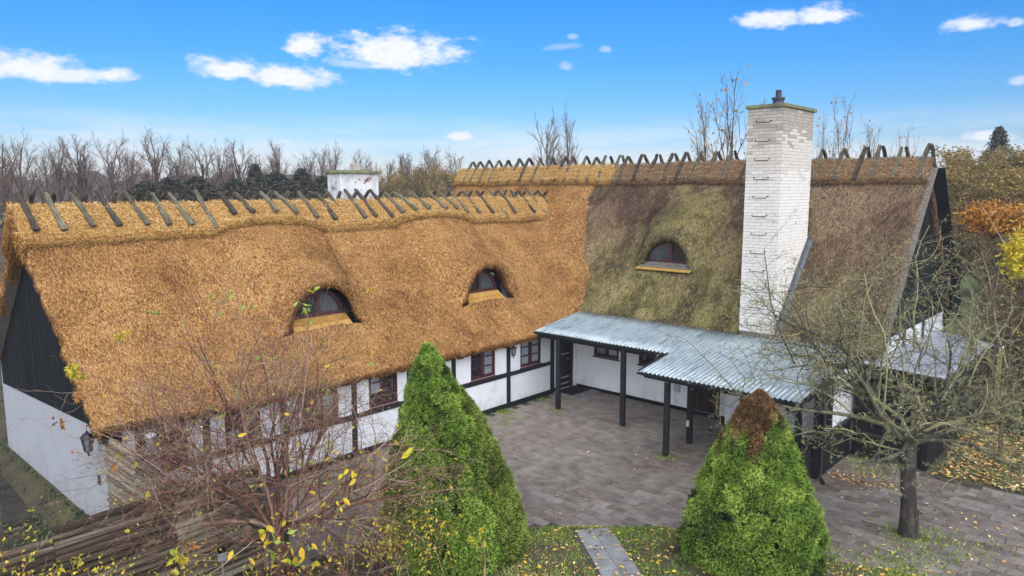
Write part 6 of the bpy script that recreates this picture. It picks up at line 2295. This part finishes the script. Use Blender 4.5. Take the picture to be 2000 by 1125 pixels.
# right edge: autumn wood, conifer, bushes
for k, (x, ytop, dist, w) in enumerate([(1868, 300, 62, 1.3), (1908, 296, 66, 1.3), (1960, 305, 60, 1.3), (2005, 300, 58, 1.2), (1885, 330, 50, 1.2), (1945, 345, 48, 1.3), (1990, 335, 46, 1.3), (2060, 310, 52, 1.3)]):
    loc = at_px(x, dist)
    h = 7 + (369 - ytop) / F * proj(loc)[2] - loc[2]
    plant('autumn_tree', 'ochre leaved tree at the right edge, %s' % ['next to the gable', 'left of the dark conifer', 'right of the dark conifer', 'at the very edge of the photo', 'low beside the gable', 'low in front of the conifer', 'low at the photo edge', 'just outside the frame'][k], 'tree', loc, (h / 8 * w, h / 8), rng.uniform(0, 6), AU[k % 3], 'ochre trees right of the gable')
n = 7000
z = rng.random(n) ** .75
an = rng.uniform(0, 2 * PI, n)
rr = (1 - z) ** .75 * .30 * np.sqrt(rng.uniform(.2, 1, n)) * (1 + .35 * np.sin(z * 34) * .6 + .2 * np.sin(3 * an + 9 * z))
P = np.stack([rr * np.cos(an), rr * np.sin(an), z], -1) * 12
a = Acc()
tube(a, [(0, 0, 0), (0, 0, 11)], [.25, .04], 6, .3)
loc = at_px(1942, 78)
h = 7 + (369 - 268) / F * proj(loc)[2]
plant('conifer_tree', 'tall dark conifer rising above the ochre trees right of the gable', 'tree', loc, (h / 12 * 1.1, h / 12), 0, (a.mesh('trunk', M['bark_far']), None, leaf_cloud(P, M['evergreen'], 12, (.006, .014), .008)), None)
# near brown thickets
cfgH = dict(seg=[6, 5, 4, 3], n=[0, 7, 6, 4], s0=[0, .2, .15, .1], ang=[(0, 0), (.5, .2), (.6, .2), (.6, .2)], len=[1, .55, .5, .5], wig=[.12, .14, .16, .2],
            trop=[(0, 0, .03), (0, 0, .03), (0, 0, 0), (0, 0, 0)], taper=[.4, .4, .5, .6], rr=[1, .6, .6, .7], rmin=.007)
BU = []
for k in range(3):
    sysB = []
    for q in range(11):
        an = rng.uniform(0, 6.28)
        grow(sysB, (rng.normal(0, .3), rng.normal(0, .3), 0), (math.cos(an) * .38, math.sin(an) * .38, 1), rng.uniform(2.8, 4.4), .04, 0, cfgH)
    a = Acc()
    branches(a, sysB, sides=(5, 4, 3, 3))
    PPb = np.concatenate([s[0][1:] for s in sysB if s[2] >= 1])
    BU.append((a.mesh('branches', M['bark_bush']), PPb))
lmO = leaf_cloud(BU[0][1][rng.integers(0, len(BU[0][1]), 2200)], M['leaf_orange'], 5, (.010, .022), .02)
lmY = leaf_cloud(BU[1][1][rng.integers(0, len(BU[1][1]), 1500)], M['leaf_yellow'], 5, (.010, .020), .02)
BSH = [(13.0, 9.5, 1.0, 0, None), (11.9, 15.0, 1.1, 1, None), (14.2, 14.0, 1.15, 2, None), (10.6, 19.5, 1.2, 0, None), (15.3, 10.5, 1.0, 1, None), (13.4, 6.6, .72, 2, None), (12.6, 21, 1.3, 0, 'o'), (9.8, 26, 1.3, 2, None), (14.6, 7.6, .9, 1, 'y'), (14.4, 18.5, 1.2, 2, 'o'), (7.8, 31, 1.4, 1, None), (16.2, 7.0, .9, 0, None), (12.4, 12.0, .95, 1, None), (11.1, 11.6, .85, 2, None), (13.6, 11.6, 1.0, 0, None), (11.9, 17.6, 1.15, 2, None), (13.0, 16.0, 1.1, 1, None), (14.9, 16.5, 1.2, 0, None)]
BD = ['beside the shed back corner', 'behind the far gable corner', 'in the middle of the thicket', 'far left of the thicket', 'at the right photo edge', 'low one just behind the shed', 'with bright orange leaves far back', 'tall one far behind the gable', 'with yellow leaves at the right edge', 'with orange leaves at the right edge', 'furthest back by the meadow', 'nearest the photo edge', 'right behind the shed roof', 'between gable and shed lamp', 'right of the shed lamp', 'in the second row behind the shed', 'in the second row right of the lamp', 'in the second row at the photo edge']
for k, (x, y, s_, b, lf) in enumerate(BSH):
    me, PPb = BU[b]
    lm = None
    if lf == 'o':
        lm = lmO
    elif lf == 'y':
        lm = lmY
    b_ = 0 if lf == 'o' else (1 if lf == 'y' else b)
    plant('hedge_bush', 'brown twiggy bush %s' % BD[k], 'bush', (x, y, float(gh(x, y))), (s_, s_), rng.uniform(0, 6), (None, BU[b_][0], lm), 'twiggy bushes right of the gable', ('trunk', 'branches', 'foliage'))
# orange leaved shrub catching the eye at the right
for nm_, lb_, x_, d_, yt, wpx, hpx, mt_ in (('orange_tree', 'small tree with glowing orange leaves at the right edge above the brown bushes', 1950, 27, 392, 66, 32, 'leaf_orange'), ('yellow_tree', 'young tree with bright yellow leaves at the very right edge', 2004, 22, 440, 30, 55, 'leaf_yellow')):
    x0, y0, z0 = at_px(x_, d_)
    z0 -= .2
    dp = proj((x0, y0, z0))[2]
    zt_ = 7 - (yt - 369) / F * dp
    w_, h_ = wpx / F * dp, hpx / F * dp
    t = thing(nm_, lb_, 'tree', (x0, y0, z0))
    so_ = []
    grow(so_, (x0, y0, z0), (0, 0, 1), zt_ - z0 - h_, .07, 0, cfgH)
    for q_ in range(12):
        an_ = rng.uniform(0, 6.28)
        grow(so_, (x0, y0, zt_ - h_ * 2.2), (math.cos(an_) * 1.1, math.sin(an_) * 1.1, .9), w_ * 1.3, .025, 1, cfgH)
    a = Acc()
    branches(a, so_, sides=(6, 5, 4, 3))
    put('branches', a.mesh('branches', M['bark_bush']), t)
    n_ = 2600 if mt_ == 'leaf_orange' else 800
    q_ = rng.normal(0, 1, (n_, 3))
    q_ /= np.linalg.norm(q_, axis=1)[:, None]
    q_ *= (rng.uniform(.45, 1, n_) * (1 + .25 * np.sin(q_[:, 0] * 6 + 1) * np.sin(q_[:, 1] * 5)))[:, None]
    lp2 = np.array([x0, y0, zt_ - h_]) + q_ * np.array([w_, w_, h_])
    kind(put('foliage', leaf_cloud(lp2, M[mt_], 5, (.008, .018), .012), t), 'stuff')
# dark evergreen shrub low at the right edge
n = 5000
an = rng.uniform(0, 2 * PI, n)
z = rng.random(n)
rr = np.sqrt(1 - z ** 2) * np.sqrt(rng.uniform(.3, 1, n)) * 1.1
P = np.stack([rr * np.cos(an) * 1.3, rr * np.sin(an), z * 1.5], -1)
me = leaf_cloud(P, M['ivy'], 1.6, (.03, .06), .02)
t = thing('laurel_bush', 'low dark green bush at the right edge behind the leaf covered grass', 'bush', (13.6, 5.0, 0))
kind(put('foliage', me, t, Matrix.Translation((13.6, 5.0, 0))), 'stuff')

# far woods along the horizon
a = Acc()
for ring_, (dist, hh) in enumerate(((210, 9), (330, 13))):
    n = 260
    for i in range(n):
        an = math.radians(60) + i / n * math.radians(150)
        c = CAM[:2] + np.array([math.cos(an), math.sin(an)]) * dist * rng.uniform(.92, 1.08)
        w = dist * .020 * rng.uniform(.8, 1.7)
        hq = hh * rng.uniform(.55, 1.1)
        K = 7
        V = [(c[0] + math.cos(q * 2 * PI / K) * w * rng.uniform(.7, 1.1), c[1] + math.sin(q * 2 * PI / K) * w * rng.uniform(.7, 1.1), zq * hq + (.8 if zq == 0 else 0)) for zq in (0, .55) for q in range(K)]
        V += [(c[0] + math.cos(q * 2 * PI / K) * w * .5, c[1] + math.sin(q * 2 * PI / K) * w * .5, hq * rng.uniform(.85, 1)) for q in range(K)] + [(c[0], c[1], hq)]
        Fq = [(q + r * K, (q + 1) % K + r * K, (q + 1) % K + (r + 1) * K, q + (r + 1) * K) for r in range(2) for q in range(K)] + [(2 * K + q, 2 * K + (q + 1) % K, 3 * K) for q in range(K)]
        a.add(np.array(V), Fq)
o = kind(put('far_woods', a.mesh('far_woods', M['farwood'])), 'stuff')
o['label'] = 'blue grey woods along the horizon'


# ------------------------------------------------------------------ air
hm = bpy.data.materials.new('haze')
hm.use_nodes = True
hm.node_tree.nodes.clear()
pv = hm.node_tree.nodes.new('ShaderNodeVolumePrincipled')
pv.inputs['Color'].default_value = (0.82, 0.86, 0.93, 1)
pv.inputs['Density'].default_value = 0.0009
pv.inputs['Anisotropy'].default_value = 0.2
ho = hm.node_tree.nodes.new('ShaderNodeOutputMaterial')
hm.node_tree.links.new(pv.outputs[0], ho.inputs['Volume'])
hz = boxm('haze', (-640, -640, -3.0), (640, 640, 19.0), hm)
hz['kind'] = 'stuff'
hz['label'] = 'thin pale haze in the air'
